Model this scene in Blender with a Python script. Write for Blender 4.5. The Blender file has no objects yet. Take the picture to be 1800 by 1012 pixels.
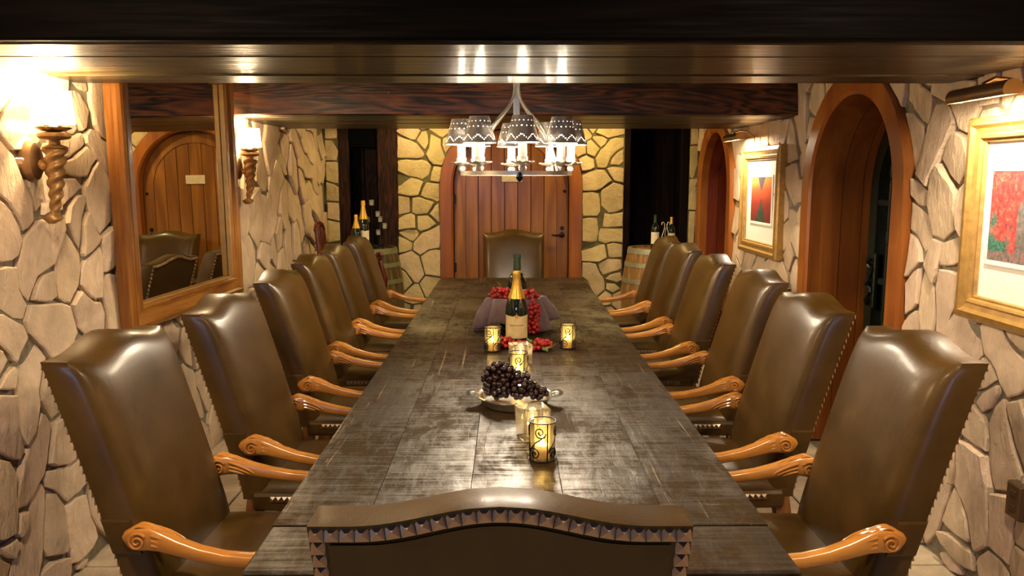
import bpy, bmesh, math, random
import numpy as np
from mathutils import Vector, Matrix, Euler, noise
random.seed(7)
C = bpy.context.scene.collection
S = bpy.context.scene
PI = math.pi
# ------------------------------------------------------------------ camera
EYE = 1.59
cam_d = bpy.data.cameras.new('camera'); cam = bpy.data.objects.new('camera', cam_d); C.objects.link(cam)
cam_d.lens = 28.0; cam_d.sensor_width = 36.0; cam_d.clip_start = 0.05
cam.location = (0, 0, EYE)
cam.rotation_euler = (math.radians(90 - 7.85), 0, math.radians(-0.245))
S.camera = cam
RM = cam.rotation_euler.to_matrix()
def ray(px, py):
    return RM @ Vector(((px - 900) / 1400.0, -(py - 506) / 1400.0, -1))
def at(px, py, axis, val):
    """point of a known plane (x / y / z = val) seen at a measured image position"""
    d = ray(px, py); o = Vector((0, 0, EYE)); i = 'xyz'.index(axis)
    return o + d * ((val - o[i]) / d[i])
# ------------------------------------------------------------------ world, exposure
w = bpy.data.worlds.new('world'); S.world = w; w.use_nodes = True
w.node_tree.nodes['Background'].inputs[0].default_value = (0.10, 0.14, 0.22, 1)
w.node_tree.nodes['Background'].inputs[1].default_value = 0.005
S.view_settings.view_transform = 'Standard'; S.view_settings.look = 'None'
S.view_settings.gamma = 1.0; S.view_settings.use_curve_mapping = False
S.view_settings.exposure = 0.4
WARM = (1.0, 0.74, 0.42); CREAM = (1.0, 0.83, 0.60); GOLD = (1.0, 0.72, 0.26)
P_SCONCE, P_BULB, P_PICTURE, P_REAR_FILL, P_CANDLE, P_WINDOW_FILL, P_FRONT_FILL = 56, 32, 12, 12, 0.16, 9.0, 27  # rear, window and front powers feed added fill lights

# ------------------------------------------------------------------ room sizes
XL, XR = -1.76, 1.82          # side walls
YB, YF = 7.65, -2.2           # far wall, wall behind the photographer
ZC = 2.36                     # ceiling between the beams
ZBM = 1.975                   # underside of the beams
TX, TW, TY0, TY1, TZ = 0.028, 0.60, 1.60, 6.66, 0.76   # table
# ------------------------------------------------------------------ node helpers
class NT:
    def __init__(s, name):
        s.m = bpy.data.materials.new(name); s.m.use_nodes = True
        s.t = s.m.node_tree; s.b = s.t.nodes['Principled BSDF']; s.out = s.t.nodes['Material Output']
        s.tc = s.t.nodes.new('ShaderNodeTexCoord')
    def n(s, typ, ins=None, **kw):
        nd = s.t.nodes.new(typ)
        for k, v in kw.items(): setattr(nd, k, v)
        for k, v in (ins or {}).items(): s.set(nd.inputs[k], v)
        return nd
    def set(s, sock, v):
        if isinstance(v, bpy.types.NodeSocket): s.t.links.new(v, sock)
        elif isinstance(v, (tuple, list)) and len(v) == 3 and sock.type == 'RGBA': sock.default_value = (*v, 1)
        else: sock.default_value = v
    def p(s, **kw):
        names = {'color': 'Base Color', 'rough': 'Roughness', 'metal': 'Metallic', 'normal': 'Normal', 'spec': 'Specular IOR Level',
                 'coat': 'Coat Weight', 'coatr': 'Coat Roughness', 'trans': 'Transmission Weight', 'ior': 'IOR', 'alpha': 'Alpha',
                 'emit': 'Emission Color', 'es': 'Emission Strength', 'sub': 'Subsurface Weight', 'sheen': 'Sheen Weight'}
        for k, v in kw.items(): s.set(s.b.inputs[names[k]], v)
    def coord(s, scale=(1, 1, 1), rnd=False, kind='Object', rot=(0, 0, 0)):
        v = s.tc.outputs[kind]
        if rnd:
            oi = s.n('ShaderNodeObjectInfo')
            mu = s.n('ShaderNodeMath', {0: oi.outputs['Random'], 1: 37.0}, operation='MULTIPLY')
            v = s.n('ShaderNodeVectorMath', {0: v, 1: mu.outputs[0]}, operation='ADD').outputs[0]
        return s.n('ShaderNodeMapping', {'Vector': v, 'Scale': scale, 'Rotation': rot}).outputs[0]
    def noise(s, vec, scale, detail=4, rough=.55, dist=0):
        return s.n('ShaderNodeTexNoise', {'Vector': vec, 'Scale': scale, 'Detail': detail, 'Roughness': rough, 'Distortion': dist}).outputs[0]
    def ramp(s, fac, stops, interp='LINEAR'):
        r = s.n('ShaderNodeValToRGB', {0: fac}); e = r.color_ramp.elements; r.color_ramp.interpolation = interp
        while len(e) > 1: e.remove(e[-1])
        for i, (p, c) in enumerate(stops):
            if not isinstance(c, (tuple, list)): c = (c, c, c)
            el = e[0] if i == 0 else e.new(p)
            el.position = p; el.color = (*c, 1)
        return r.outputs[0]
    def mix(s, fac, a, b, mode='MIX'):
        m = s.n('ShaderNodeMix', data_type='RGBA', blend_type=mode)
        s.set(m.inputs[0], fac); s.set(m.inputs[6], a); s.set(m.inputs[7], b)
        return m.outputs[2]
    def math(s, op, a, b=0.0, c=0.0):
        return s.n('ShaderNodeMath', {0: a, 1: b, 2: c}, operation=op).outputs[0]
    def bump(s, h, strength=.3, dist=.01, normal=None):
        ins = {'Height': h, 'Strength': strength, 'Distance': dist}
        if normal is not None: ins['Normal'] = normal
        return s.n('ShaderNodeBump', ins).outputs[0]
def plain(name, col, rough=.5, metal=0, var=.15, scale=25, bump=0.0, **kw):
    t = NT(name); n = t.noise(t.coord(rnd=True), scale)
    t.p(color=t.ramp(n, [(.25, tuple(c * (1 - var) for c in col)), (.75, tuple(min(1, c * (1 + var)) for c in col))]), rough=rough, metal=metal, **kw)
    if bump: t.p(normal=t.bump(n, bump, .004))
    return t.m
def emitter(name, col, strength):
    t = NT(name); t.p(color=(0, 0, 0), emit=col, es=strength, rough=.8)
    return t.m
def wood(name, dark, light, axis='y', rough=.35, freq=9, sc=1.0, coat=.2, bump=.15, dirt=.5, spec=.35):
    """contour grain running along one axis"""
    t = NT(name)
    st = {'x': (.22, 2.2, 2.2), 'y': (2.2, .22, 2.2), 'z': (2.2, 2.2, .22)}[axis]
    fs = {'x': (3, 90, 90), 'y': (90, 3, 90), 'z': (90, 90, 3)}[axis]
    v = t.coord(tuple(k * sc for k in st), rnd=True)
    n = t.noise(v, 1.6, 3, .5, .35)
    rings = t.math('PINGPONG', t.math('MULTIPLY', n, freq), .5)
    fine = t.noise(t.coord(fs, rnd=True), 1.0, 3)
    f = t.math('MULTIPLY_ADD', rings, 1.5, t.math('MULTIPLY', t.math('SUBTRACT', fine, .5), .9))
    col = t.ramp(f, [(.05, dark), (.45, tuple((a + b) * .5 for a, b in zip(dark, light))), (.85, light)])
    blot = t.noise(t.coord(rnd=True), 3.0, 3)
    col = t.mix(t.ramp(blot, [(.35, dirt), (.65, 0.0)]), col, dark)
    t.p(color=col, rough=t.ramp(fine, [(.3, rough * .8), (.7, min(1, rough * 1.3))]), coat=coat, coatr=.15, spec=spec, normal=t.bump(f, bump, .003))
    return t.m
# ------------------------------------------------------------------ materials
M = {}
def stone_mat(name, c1, c2, c3, streak=(7, 7, 7)):
    t = NT(name); oi = t.n('ShaderNodeObjectInfo')
    base = t.ramp(oi.outputs['Random'], [(0, c1), (.5, c2), (1, c3)])
    v = t.coord(rnd=True)
    n1 = t.noise(v, 6, 6, .6, .3); n2 = t.noise(t.coord(streak, rnd=True), 3.5, 6, .65, .6); n3 = t.noise(v, 60, 3)
    base = t.mix(t.ramp(n1, [(.35, .55), (.6, 0.0)]), base, tuple(a * .62 for a in c1))
    base = t.mix(t.ramp(n2, [(.55, 0.0), (.75, .35)]), base, (.55, .50, .44))
    h = t.math('ADD', t.math('MULTIPLY', n2, .9), t.math('MULTIPLY', n3, .12))
    t.p(color=base, rough=.85, spec=.25, normal=t.bump(h, .75, .022))
    return t.m
M['stone'] = stone_mat('fieldstone', (.60, .435, .275), (.68, .505, .335), (.69, .495, .35), (9, 9, 3.5))
M['stone_back'] = stone_mat('fieldstone_gold', (.56, .43, .20), (.60, .46, .22), (.62, .45, .27))
M['mortar'] = plain('mortar', (.19, .155, .100), .95, var=.35, scale=30, bump=.6)
M['mortar_back'] = plain('mortar_olive', (.105, .088, .034), .95, var=.35, scale=30, bump=.6)
M['floor'] = stone_mat('floor_stone', (.52, .40, .26), (.60, .47, .32), (.56, .42, .28))
M['beam'] = wood('beam_wood', (.010, .007, .002), (.058, .038, .010), 'x', .42, 7, 1.6, .15, .25, .6)
M['beam_face'] = wood('beam_face_wood', (.009, .005, .002), (.19, .055, .014), 'x', .40, 15, 1.9, .15, .25, .65)
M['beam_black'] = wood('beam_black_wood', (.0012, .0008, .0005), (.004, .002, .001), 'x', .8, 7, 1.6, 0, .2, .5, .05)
M['dark_panel'] = wood('dark_panel_wood', (.009, .004, .002), (.060, .019, .008), 'z', .6, 12, 2.4, 0, .35, .5, .12)
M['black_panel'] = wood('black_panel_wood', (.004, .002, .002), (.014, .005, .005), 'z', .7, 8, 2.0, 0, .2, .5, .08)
M['door'] = wood('door_wood', (.17, .058, .008), (.33, .130, .018), 'z', .38, 5, 1.0, .15, .06, .3)
M['casing'] = wood('casing_wood', (.22, .060, .009), (.36, .118, .016), 'z', .36, 4, 1.0, .2, .05, .3)
M['red_door'] = wood('red_door_wood', (.10, .016, .006), (.20, .036, .010), 'z', .34, 4, 1.0, .2, .06, .3)
M['mirror_frame'] = wood('mirror_frame_wood', (.16, .052, .008), (.36, .150, .026), 'z', .28, 6, 1.5, .4, .05, .4)
M['mirror_frame_x'] = wood('mirror_frame_wood_level', (.16, .052, .008), (.36, .150, .026), 'x', .28, 6, 1.5, .4, .05, .4)
M['mirror_gilt'] = plain('gilt_line', (.42, .22, .055), .38, .6)
M['arm'] = wood('arm_wood', (.44, .165, .024), (.58, .255, .045), 'y', .30, 2, 1.3, .35, .02, .2)
M['leg'] = wood('leg_wood', (.16, .055, .014), (.34, .14, .035), 'z', .35, 6, 2, .3, .06, .3)
M['mahogany'] = wood('mahogany', (.045, .008, .004), (.20, .038, .014), 'z', .22, 7, 2, .5, .06, .4)
M['barrel'] = wood('barrel_oak', (.20, .10, .030), (.42, .24, .085), 'z', .55, 6, 2, 0, .15, .5)
M['barrel_old'] = wood('barrel_oak_aged', (.05, .032, .010), (.16, .10, .035), 'z', .55, 6, 2, 0, .15, .5)
M['hoop'] = plain('barrel_hoop', (.34, .34, .26), .5, .6, .2)
M['iron'] = plain('black_iron', (.012, .012, .012), .4, .6, .2)
M['green_iron'] = plain('green_black_iron', (.016, .022, .012), .4, .4, .25)
M['hardware'] = plain('oil_rubbed_bronze', (.02, .016, .013), .35, .8, .2)
M['chrome'] = plain('pewter', (.62, .58, .50), .4, .5, .12)
M['tin'] = plain('punched_tin', (.36, .33, .29), .5, .25, .12)
M['silver'] = plain('silver', (.85, .80, .70), .16, .85, .04)
M['brass'] = plain('brass_dark', (.22, .13, .06), .35, .8, .15)
M['brass_lit'] = plain('brass_end', (.60, .34, .10), .35, .6, .1)
M['paper'] = plain('paper', (.62, .50, .36), .8)
M['wax'] = plain('candle_wax', (.85, .78, .60), .5, sub=.0)
M['cloth'] = plain('plum_napkin', (.155, .098, .100), .9, 0, .25, 40, .3, sheen=.3)
M['bowl'] = plain('dark_bowl', (.02, .014, .012), .3, .3)
M['glass_dark'] = plain('bottle_glass', (.006, .012, .006), .06, 0, .1, coat=.6, coatr=.03)
M['foil_gold'] = plain('gold_foil', (.78, .46, .07), .32, .55, .15, 60, .3)
M['foil_green'] = plain('green_foil', (.035, .060, .028), .3, .3, .15)
M['label'] = plain('cream_label', (.72, .58, .30), .6)
M['label_pale'] = plain('pale_label', (.80, .72, .52), .6)
M['ink'] = plain('label_ink', (.10, .07, .03), .6)
M['seal'] = plain('orange_seal', (.62, .26, .06), .5)
M['grape_red'] = plain('red_grape', (.42, .018, .014), .25, 0, .4, 50, coat=.3, sub=.0)
M['grape_black'] = plain('black_grape', (.020, .005, .006), .26, 0, .4, 50, coat=.3)
M['stem'] = plain('grape_stem', (.16, .16, .04), .7)
M['leaf'] = plain('vine_leaf', (.12, .20, .04), .6)
M['gilt'] = plain('gilt_frame', (.42, .24, .065), .36, .45, .25, 30, .15)
M['mat'] = plain('picture_mount', (.80, .74, .64), .8, 0, .03)
M['mat_edge'] = plain('mount_bevel', (.9, .84, .68), .7, 0, .03)
M['plate'] = plain('brown_plate', (.06, .032, .014), .4)
M['bronze'] = plain('aged_gilt_bronze', (.36, .19, .055), .42, .45, .3, 40, .2)
M['steel_grille'] = plain('black_grille', (.003, .003, .003), .9, spec=.03)
def leather():
    t = NT('brown_leather'); v = t.coord(rnd=True)
    n = t.noise(v, 5, 4, .6); f = t.n('ShaderNodeTexVoronoi', {'Vector': t.coord(), 'Scale': 260.0}).outputs[0]
    wr = t.noise(t.coord((6, 6, 2)), 5, 4, .6, 1.0)
    col = t.ramp(n, [(.3, (.037, .0175, .0014)), (.7, (.074, .0345, .0028))])
    t.p(color=col, rough=t.ramp(n, [(.3, .36), (.7, .46)]), spec=.26, coat=.20, coatr=.19,
        normal=t.bump(wr, .10, .01, t.bump(f, .10, .0015)))
    return t.m
M['leather'] = leather()
def stud_mat():
    t = NT('bronze_stud'); t.p(color=(.40, .30, .22), metal=.9, rough=.32); return t.m
M['stud'] = stud_mat()
def table_mat():
    t = NT('worn_table_top')
    v = t.coord(rnd=True)
    n = t.noise(t.coord((2.4, .30, 1), rnd=True), 3, 4, .55, .4)
    grain = t.noise(t.coord((60, 2.0, 1), rnd=True), 1.0, 4, .6)
    cross = t.noise(t.coord((5, 70, 1), rnd=True), 1.0, 3, .6)
    wear = t.noise(v, 3.0, 5, .6, .2)
    col = t.ramp(t.math('ADD', t.math('MULTIPLY', n, .6), t.math('MULTIPLY', grain, .4)), [(.3, (.009, .005, .0015)), (.7, (.040, .021, .007))])
    col = t.mix(t.ramp(t.math('MULTIPLY', wear, cross), [(.27, 0.0), (.42, .35)]), col, (.10, .066, .034))
    # pale scratches along and slightly across the boards
    s1 = t.noise(t.coord((38, 1.1, 1), rot=(0, 0, .10)), 1.0, 5, .75, .8)
    s2 = t.noise(t.coord((1.6, 30, 1), rot=(0, 0, .35)), 1.0, 5, .75, .6)
    gate = t.ramp(t.noise(v, 1.6, 3), [(.40, 0.0), (.58, 1.0)])
    sc = t.math('MULTIPLY', t.math('MAXIMUM', t.ramp(s1, [(.625, 0.0), (.66, 1.0)]), t.ramp(s2, [(.655, 0.0), (.685, .8)])), gate)
    col = t.mix(t.math('MULTIPLY', sc, .75), col, (.34, .25, .14))
    fleck = t.noise(t.coord((26, 9, 1), rnd=True), 1.0, 6, .75, .5)
    cloud = t.math('ADD', t.math('MULTIPLY', wear, .40), t.math('ADD', t.math('MULTIPLY', cross, .28), t.math('MULTIPLY', fleck, .32)))
    col = t.mix(t.ramp(fleck, [(.50, 0.0), (.68, .45)]), col, (.065, .038, .015))
    h = t.math('ADD', t.math('ADD', t.math('MULTIPLY', grain, .4), t.math('MULTIPLY', cross, .6)), t.math('ADD', t.math('MULTIPLY', fleck, .9), t.math('MULTIPLY', sc, -.6)))
    t.p(color=col, rough=t.ramp(cloud, [(.38, .34), (.62, .60)]), spec=t.ramp(cloud, [(.42, .46), (.55, .03)]), coat=t.ramp(cloud, [(.43, .26), (.52, .0)]), coatr=.24, normal=t.bump(h, .6, .005))
    return t.m
M['table'] = table_mat()
def glassy(name, tint, fro):
    """thin clear / frosted glass that lets a candle inside shine out"""
    t = NT(name); nt = t.t
    tr = t.n('ShaderNodeBsdfTransparent', {'Color': (*tint, 1)}); tl = t.n('ShaderNodeBsdfTranslucent', {'Color': (*tint, 1)})
    df = t.n('ShaderNodeBsdfDiffuse', {'Color': (*tint, 1)})
    gl = t.n('ShaderNodeBsdfGlossy', {'Roughness': .06})
    a = t.n('ShaderNodeMixShader', {0: .5, 1: tl.outputs[0], 2: df.outputs[0]})
    b = t.n('ShaderNodeMixShader', {0: fro, 1: tr.outputs[0], 2: a.outputs[0]})
    fr = t.n('ShaderNodeFresnel', {'IOR': 1.45})
    c = t.n('ShaderNodeMixShader', {0: fr.outputs[0], 1: b.outputs[0], 2: gl.outputs[0]})
    nt.links.new(c.outputs[0], t.out.inputs[0])
    return t.m
M['frost'] = glassy('frosted_glass', (1.0, .88, .60), .16)
M['clear'] = glassy('clear_glass', (1.0, .93, .78), .10)
M['smoky'] = glassy('dish_glass', (.92, .92, .90), .18)
M['pane'] = glassy('dark_pane', (.25, .28, .24), .05)
M['flame'] = emitter('candle_flame', (1, .78, .40), 60)
M['bulb'] = emitter('lamp_bulb', (1, .86, .62), 45)
M['shade_glow'] = emitter('lit_parchment_shade', (1, .76, .42), 9)
M['sleeve'] = plain('candle_sleeve', (.92, .86, .74), .5)
M['dusk'] = emitter('added_window_glow', (.32, .52, 1.0), P_WINDOW_FILL)  # blue fill glow for the added window behind the camera
def mirror_mat():
    t = NT('mirror_glass'); t.p(color=(.80, .80, .74), metal=1.0, rough=.01); return t.m
M['mirror'] = mirror_mat()
def art_red():
    t = NT('print_red_foliage'); uv = t.coord(kind='Object')
    sep = t.n('ShaderNodeSeparateXYZ', {0: uv}); x, z = sep.outputs[0], sep.outputs[2]
    n = t.noise(uv, 48, 6, .75); n2 = t.noise(uv, 110, 4, .7)
    col = t.ramp(n, [(.36, (.05, .03, .05)), (.46, (.42, .03, .03)), (.56, (.62, .07, .05)), (.7, (.80, .22, .16))])
    fac = t.ramp(t.math('ADD', t.math('MULTIPLY', z, -3.0), t.math('SUBTRACT', t.noise(uv, 9, 4), .58)), [(.0, 0.0), (.10, 1.0)])
    left = t.ramp(t.math('MULTIPLY', x, -1.0), [(.15, 0.0), (.19, 1.0)])
    col = t.mix(t.math('MULTIPLY', fac, left), col, t.ramp(n2, [(.35, (.01, .04, .03)), (.65, (.06, .22, .15))]))
    # grey arched doorway with a pointed head
    dx = t.math('ABSOLUTE', t.math('SUBTRACT', x, -.075)); top = t.math('SUBTRACT', .075, t.math('MULTIPLY', t.math('MULTIPLY', dx, dx), 16.0))
    ins = t.math('MULTIPLY', t.math('LESS_THAN', z, top), t.math('LESS_THAN', dx, .055))
    col = t.mix(ins, col, t.ramp(n, [(.3, (.05, .045, .04)), (.7, (.22, .19, .17))]))
    path = t.math('LESS_THAN', z, t.math('MULTIPLY_ADD', t.noise(uv, 8, 3), .05, -.150))
    col = t.mix(path, col, t.ramp(n2, [(.35, (.06, .05, .05)), (.55, (.20, .16, .14)), (.68, (.45, .04, .05))]))
    t.p(color=col, rough=.5); return t.m
def art_sunset():
    t = NT('print_red_avenue'); uv = t.coord(kind='Object')
    sep = t.n('ShaderNodeSeparateXYZ', {0: uv}); x, z = sep.outputs[0], sep.outputs[2]
    n = t.noise(uv, 30, 5, .7)
    col = t.ramp(t.math('MULTIPLY_ADD', n, .12, t.math('MULTIPLY_ADD', z, 2.4, .40)), [(.0, (.10, .02, .02)), (.42, (.30, .03, .02)), (.62, (.62, .10, .03)), (.85, (.80, .34, .08))])
    tri = t.math('ADD', t.math('MULTIPLY', t.math('ABSOLUTE', x), 1.6), t.math('ADD', z, t.math('MULTIPLY', n, .06)))
    col = t.mix(t.ramp(tri, [(.02, 1.0), (.06, 0.0)]), col, t.ramp(n, [(.3, (.012, .030, .022)), (.7, (.05, .09, .05))]))
    v = t.math('SUBTRACT', t.math('ABSOLUTE', x), t.math('MULTIPLY', t.math('SUBTRACT', z, .06), .8))
    col = t.mix(t.ramp(v, [(.0, 1.0), (.01, 0.0)]), col, (.10, .07, .10))
    t.p(color=col, rough=.5); return t.m
M['art_red'] = art_red(); M['art_sunset'] = art_sunset()
# ------------------------------------------------------------------ mesh helpers
class MB:
    def __init__(s): s.v = []; s.f = []
    def add(s, verts, faces, mat=None):
        o = len(s.v)
        s.v += [tuple((mat @ Vector(p)) if mat else p) for p in verts]
        s.f += [tuple(i + o for i in f) for f in faces]; return s
    def box(s, x0, x1, y0, y1, z0, z1, mat=None):
        v = [(x, y, z) for z in (z0, z1) for y in (y0, y1) for x in (x0, x1)]
        return s.add(v, [(0, 2, 3, 1), (4, 5, 7, 6), (0, 1, 5, 4), (2, 6, 7, 3), (0, 4, 6, 2), (1, 3, 7, 5)], mat)
    def bbox(s, x0, x1, y0, y1, z0, z1, b=.004, mat=None):
        """box with chamfered edges"""
        bm = bmesh.new(); bmesh.ops.create_cube(bm, size=1)
        for q in bm.verts: q.co = ((x0 + x1) / 2 + q.co.x * (x1 - x0), (y0 + y1) / 2 + q.co.y * (y1 - y0), (z0 + z1) / 2 + q.co.z * (z1 - z0))
        bmesh.ops.bevel(bm, geom=bm.edges[:], offset=b, segments=1, affect='EDGES')
        bm.verts.index_update()
        s.add([q.co.copy() for q in bm.verts], [[q.index for q in f.verts] for f in bm.faces], mat); bm.free(); return s
    def lathe(s, prof, n=24, mat=None, cap=True):
        v = []; f = []
        for r, z in prof:
            for k in range(n): a = 2 * PI * k / n; v.append((r * math.cos(a), r * math.sin(a), z))
        for i in range(len(prof) - 1):
            for k in range(n): f.append((i * n + k, i * n + (k + 1) % n, (i + 1) * n + (k + 1) % n, (i + 1) * n + k))
        if cap:
            if prof[0][0] > 1e-5: f.append(tuple(range(n - 1, -1, -1)))
            if prof[-1][0] > 1e-5: f.append(tuple((len(prof) - 1) * n + k for k in range(n)))
        return s.add(v, f, mat)
    def tube(s, pts, r, n=8, mat=None, closed=False):
        pts = [Vector(p) for p in pts]; m = len(pts); rr = r if isinstance(r, (list, tuple)) else [r] * m
        v = []; f = []; up = None
        for i, p in enumerate(pts):
            a = pts[i - 1] if (i or closed) else p; b = pts[(i + 1) % m] if (i < m - 1 or closed) else p
            d = (b - a).normalized()
            if up is None: up = Vector((0, 0, 1)) if abs(d.z) < .9 else Vector((1, 0, 0))
            x = d.cross(up)
            if x.length < 1e-4: x = d.cross(Vector((0, 1, 0)))
            x.normalize(); y = x.cross(d); up = y
            for k in range(n):
                t = 2 * PI * k / n; v.append(p + x * (rr[i] * math.cos(t)) + y * (rr[i] * math.sin(t)))
        q = m if closed else m - 1
        for i in range(q):
            for k in range(n): f.append((i * n + k, i * n + (k + 1) % n, ((i + 1) % m) * n + (k + 1) % n, ((i + 1) % m) * n + k))
        if not closed: f.append(tuple(range(n - 1, -1, -1))); f.append(tuple((m - 1) * n + k for k in range(n)))
        return s.add(v, f, mat)
    def loft(s, rings, cap=True, mat=None):
        n = len(rings[0]); v = [p for r in rings for p in r]; f = []
        for i in range(len(rings) - 1):
            for k in range(n): f.append((i * n + k, i * n + (k + 1) % n, (i + 1) * n + (k + 1) % n, (i + 1) * n + k))
        if cap: f.append(tuple(range(n - 1, -1, -1))); f.append(tuple((len(rings) - 1) * n + k for k in range(n)))
        return s.add(v, f, mat)
    def prism(s, poly, h0, h1, fn):
        """outline poly (a,b) pulled between heights h0 and h1; fn maps (a,b,h) to space"""
        n = len(poly)
        v = [fn(a, b, h0) for a, b in poly] + [fn(a, b, h1) for a, b in poly]
        f = [tuple(range(n - 1, -1, -1)), tuple(range(n, 2 * n))] + [(k, (k + 1) % n, n + (k + 1) % n, n + k) for k in range(n)]
        return s.add(v, f)
    def mesh(s, name, mat, smooth=0):
        m = bpy.data.meshes.new(name); m.from_pydata([tuple(p) for p in s.v], [], s.f); m.update()
        bm = bmesh.new(); bm.from_mesh(m); bmesh.ops.recalc_face_normals(bm, faces=bm.faces[:]); bm.to_mesh(m); bm.free()
        m.materials.append(mat if not isinstance(mat, str) else M[mat])
        if smooth:
            m.polygons.foreach_set('use_smooth', [True] * len(m.polygons)); m.set_sharp_from_angle(angle=math.radians(smooth))
        m.update(); return m
    def build(s, name, mat, parent=None, smooth=0, loc=(0, 0, 0)):
        return link(name, s.mesh(name, mat, smooth), parent, loc)
def link(name, mesh, parent=None, loc=(0, 0, 0), rot=None):
    o = bpy.data.objects.new(name, mesh); C.objects.link(o); o.parent = parent; o.location = loc
    if rot is not None: o.rotation_euler = rot
    return o
def tag(o, label, cat, group=None):
    o['label'] = label; o['category'] = cat
    if group: o['group'] = group
    return o
def thing(name, label, cat, loc=(0, 0, 0), rz=0, group=None):
    o = bpy.data.objects.new(name, None); C.objects.link(o); o.location = loc; o.rotation_euler = (0, 0, rz); o.empty_display_size = .1
    return tag(o, label, cat, group)
def struct(name, label, mesh=None, cat=None):
    o = bpy.data.objects.new(name, mesh); C.objects.link(o); o['kind'] = 'structure'; o['label'] = label; o['category'] = cat or name.split('_')[0]
    return o
def lamp(name, kind, power, col, loc, parent=None, size=.05, rot=None, **kw):
    d = bpy.data.lights.new(name, kind); d.energy = power; d.color = col
    if kind == 'AREA': d.size = size
    else: d.shadow_soft_size = size
    for k, v in kw.items(): setattr(d, k, v)
    o = bpy.data.objects.new(name, d); C.objects.link(o); o.parent = parent; o.location = loc
    if rot: o.rotation_euler = rot
    return o
# ------------------------------------------------------------------ openings
def arch(hw, zs, rise, n=24, z0=0.0):
    return [(-hw, z0), (-hw, zs * .5)] + [(-hw * math.cos(PI * k / n), zs + rise * math.sin(PI * k / n)) for k in range(n + 1)] + [(hw, zs * .5), (hw, z0)]
def arch_top(a, hw, zs, rise):
    return zs + rise * math.sqrt(max(0, 1 - (a / hw) ** 2))
DB = dict(c=at(898.5, 400, 'y', YB).x, hw=.555, zs=1.52, rise=.545, cas=.12)      # far door
D2 = dict(c=4.215, hw=.50, zs=1.52, rise=.50, cas=.125)                         # near arch, right wall
D3 = dict(c=6.985, hw=.455, zs=1.48, rise=.50, cas=.115)                        # far arch, right wall
ALC = [(-1.61, -1.06), (1.10, 1.715)]                                           # recesses in the far wall
def wall_mesh(name, a0, a1, z1, hole, fn, mat, step=.02):
    """wall skin as columns that start above any opening"""
    mb = MB(); n = int(round((a1 - a0) / step)); aa = [a0 + (a1 - a0) * i / n for i in range(n + 1)]
    for i in range(n):
        m = (aa[i] + aa[i + 1]) / 2; lo = [hole(m), hole(m)]
        l0, l1 = hole(aa[i]), hole(aa[i + 1])
        if min(l0, l1) > 0: lo = [l0, l1]
        if min(lo) >= z1 - .001: continue
        mb.add([fn(aa[i], lo[0], 0), fn(aa[i + 1], lo[1], 0), fn(aa[i + 1], z1, 0), fn(aa[i], z1, 0)], [(0, 1, 2, 3)])
    return mb.mesh(name, mat)
fL = lambda a, z, n: (XL + n, a, z)
fR = lambda a, z, n: (XR - n, a, z)
fB = lambda a, z, n: (a, YB - n, z)
def holeR(a):
    for d in (D2, D3):
        if abs(a - d['c']) < d['hw'] + .02: return arch_top(min(abs(a - d['c']), d['hw']), d['hw'], d['zs'], d['rise'])
    return 0.0
def holeB(a):
    if abs(a - DB['c']) < DB['hw'] + .02: return arch_top(min(abs(a - DB['c']), DB['hw']), DB['hw'], DB['zs'], DB['rise'])
    for x0, x1 in ALC:
        if x0 < a < x1: return ZC
    return 0.0
wl = struct('wall_left', 'cream fieldstone wall carrying the mirror and sconces', wall_mesh('wall_left', YF, YB, ZC, lambda a: 0, fL, M['mortar'], .2))
wr = struct('wall_right', 'cream fieldstone wall with two arched wooden doorways and framed pictures', wall_mesh('wall_right', YF, YB, ZC, holeR, fR, M['mortar']))
wb = struct('wall_back', 'golden fieldstone wall around the far arched door', wall_mesh('wall_back', XL, XR, ZC, holeB, fB, M['mortar_back'], .01))
wf = struct('wall_front', 'plain stone-coloured wall behind the near end of the room', MB().box(XL - .1, XR + .1, YF - .1, YF, 0, ZC).mesh('wall_front', 'mortar'))
cl = struct('ceiling', 'dark timber ceiling between the beams', MB().box(XL - .1, XR + .8, YF - .1, YB + .9, ZC, ZC + .05).mesh('ceiling', 'beam'))
fl = struct('floor', 'beige stone floor under the table and chairs', MB().box(XL - .1, XR + .8, YF - .1, YB + .9, -.06, -.012).mesh('floor', 'mortar'))
tile = MB().bbox(-.196, .196, -.196, .196, -.012, 0, .004).mesh('tile', 'floor')
for i in range(-4, 5):
    for j in range(3, 20):
        link('tile', tile, fl, (i * .402 + .03, j * .402 + .1, 0))
rest = MB()
for i in range(-4, 5):
    for j in range(-6, 3): rest.box(i * .402 - .166, i * .402 + .226, j * .402 - .096, j * .402 + .296, -.012, 0)
ro = rest.build('far_tiles', 'floor', fl); ro['kind'] = 'stuff'
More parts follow.
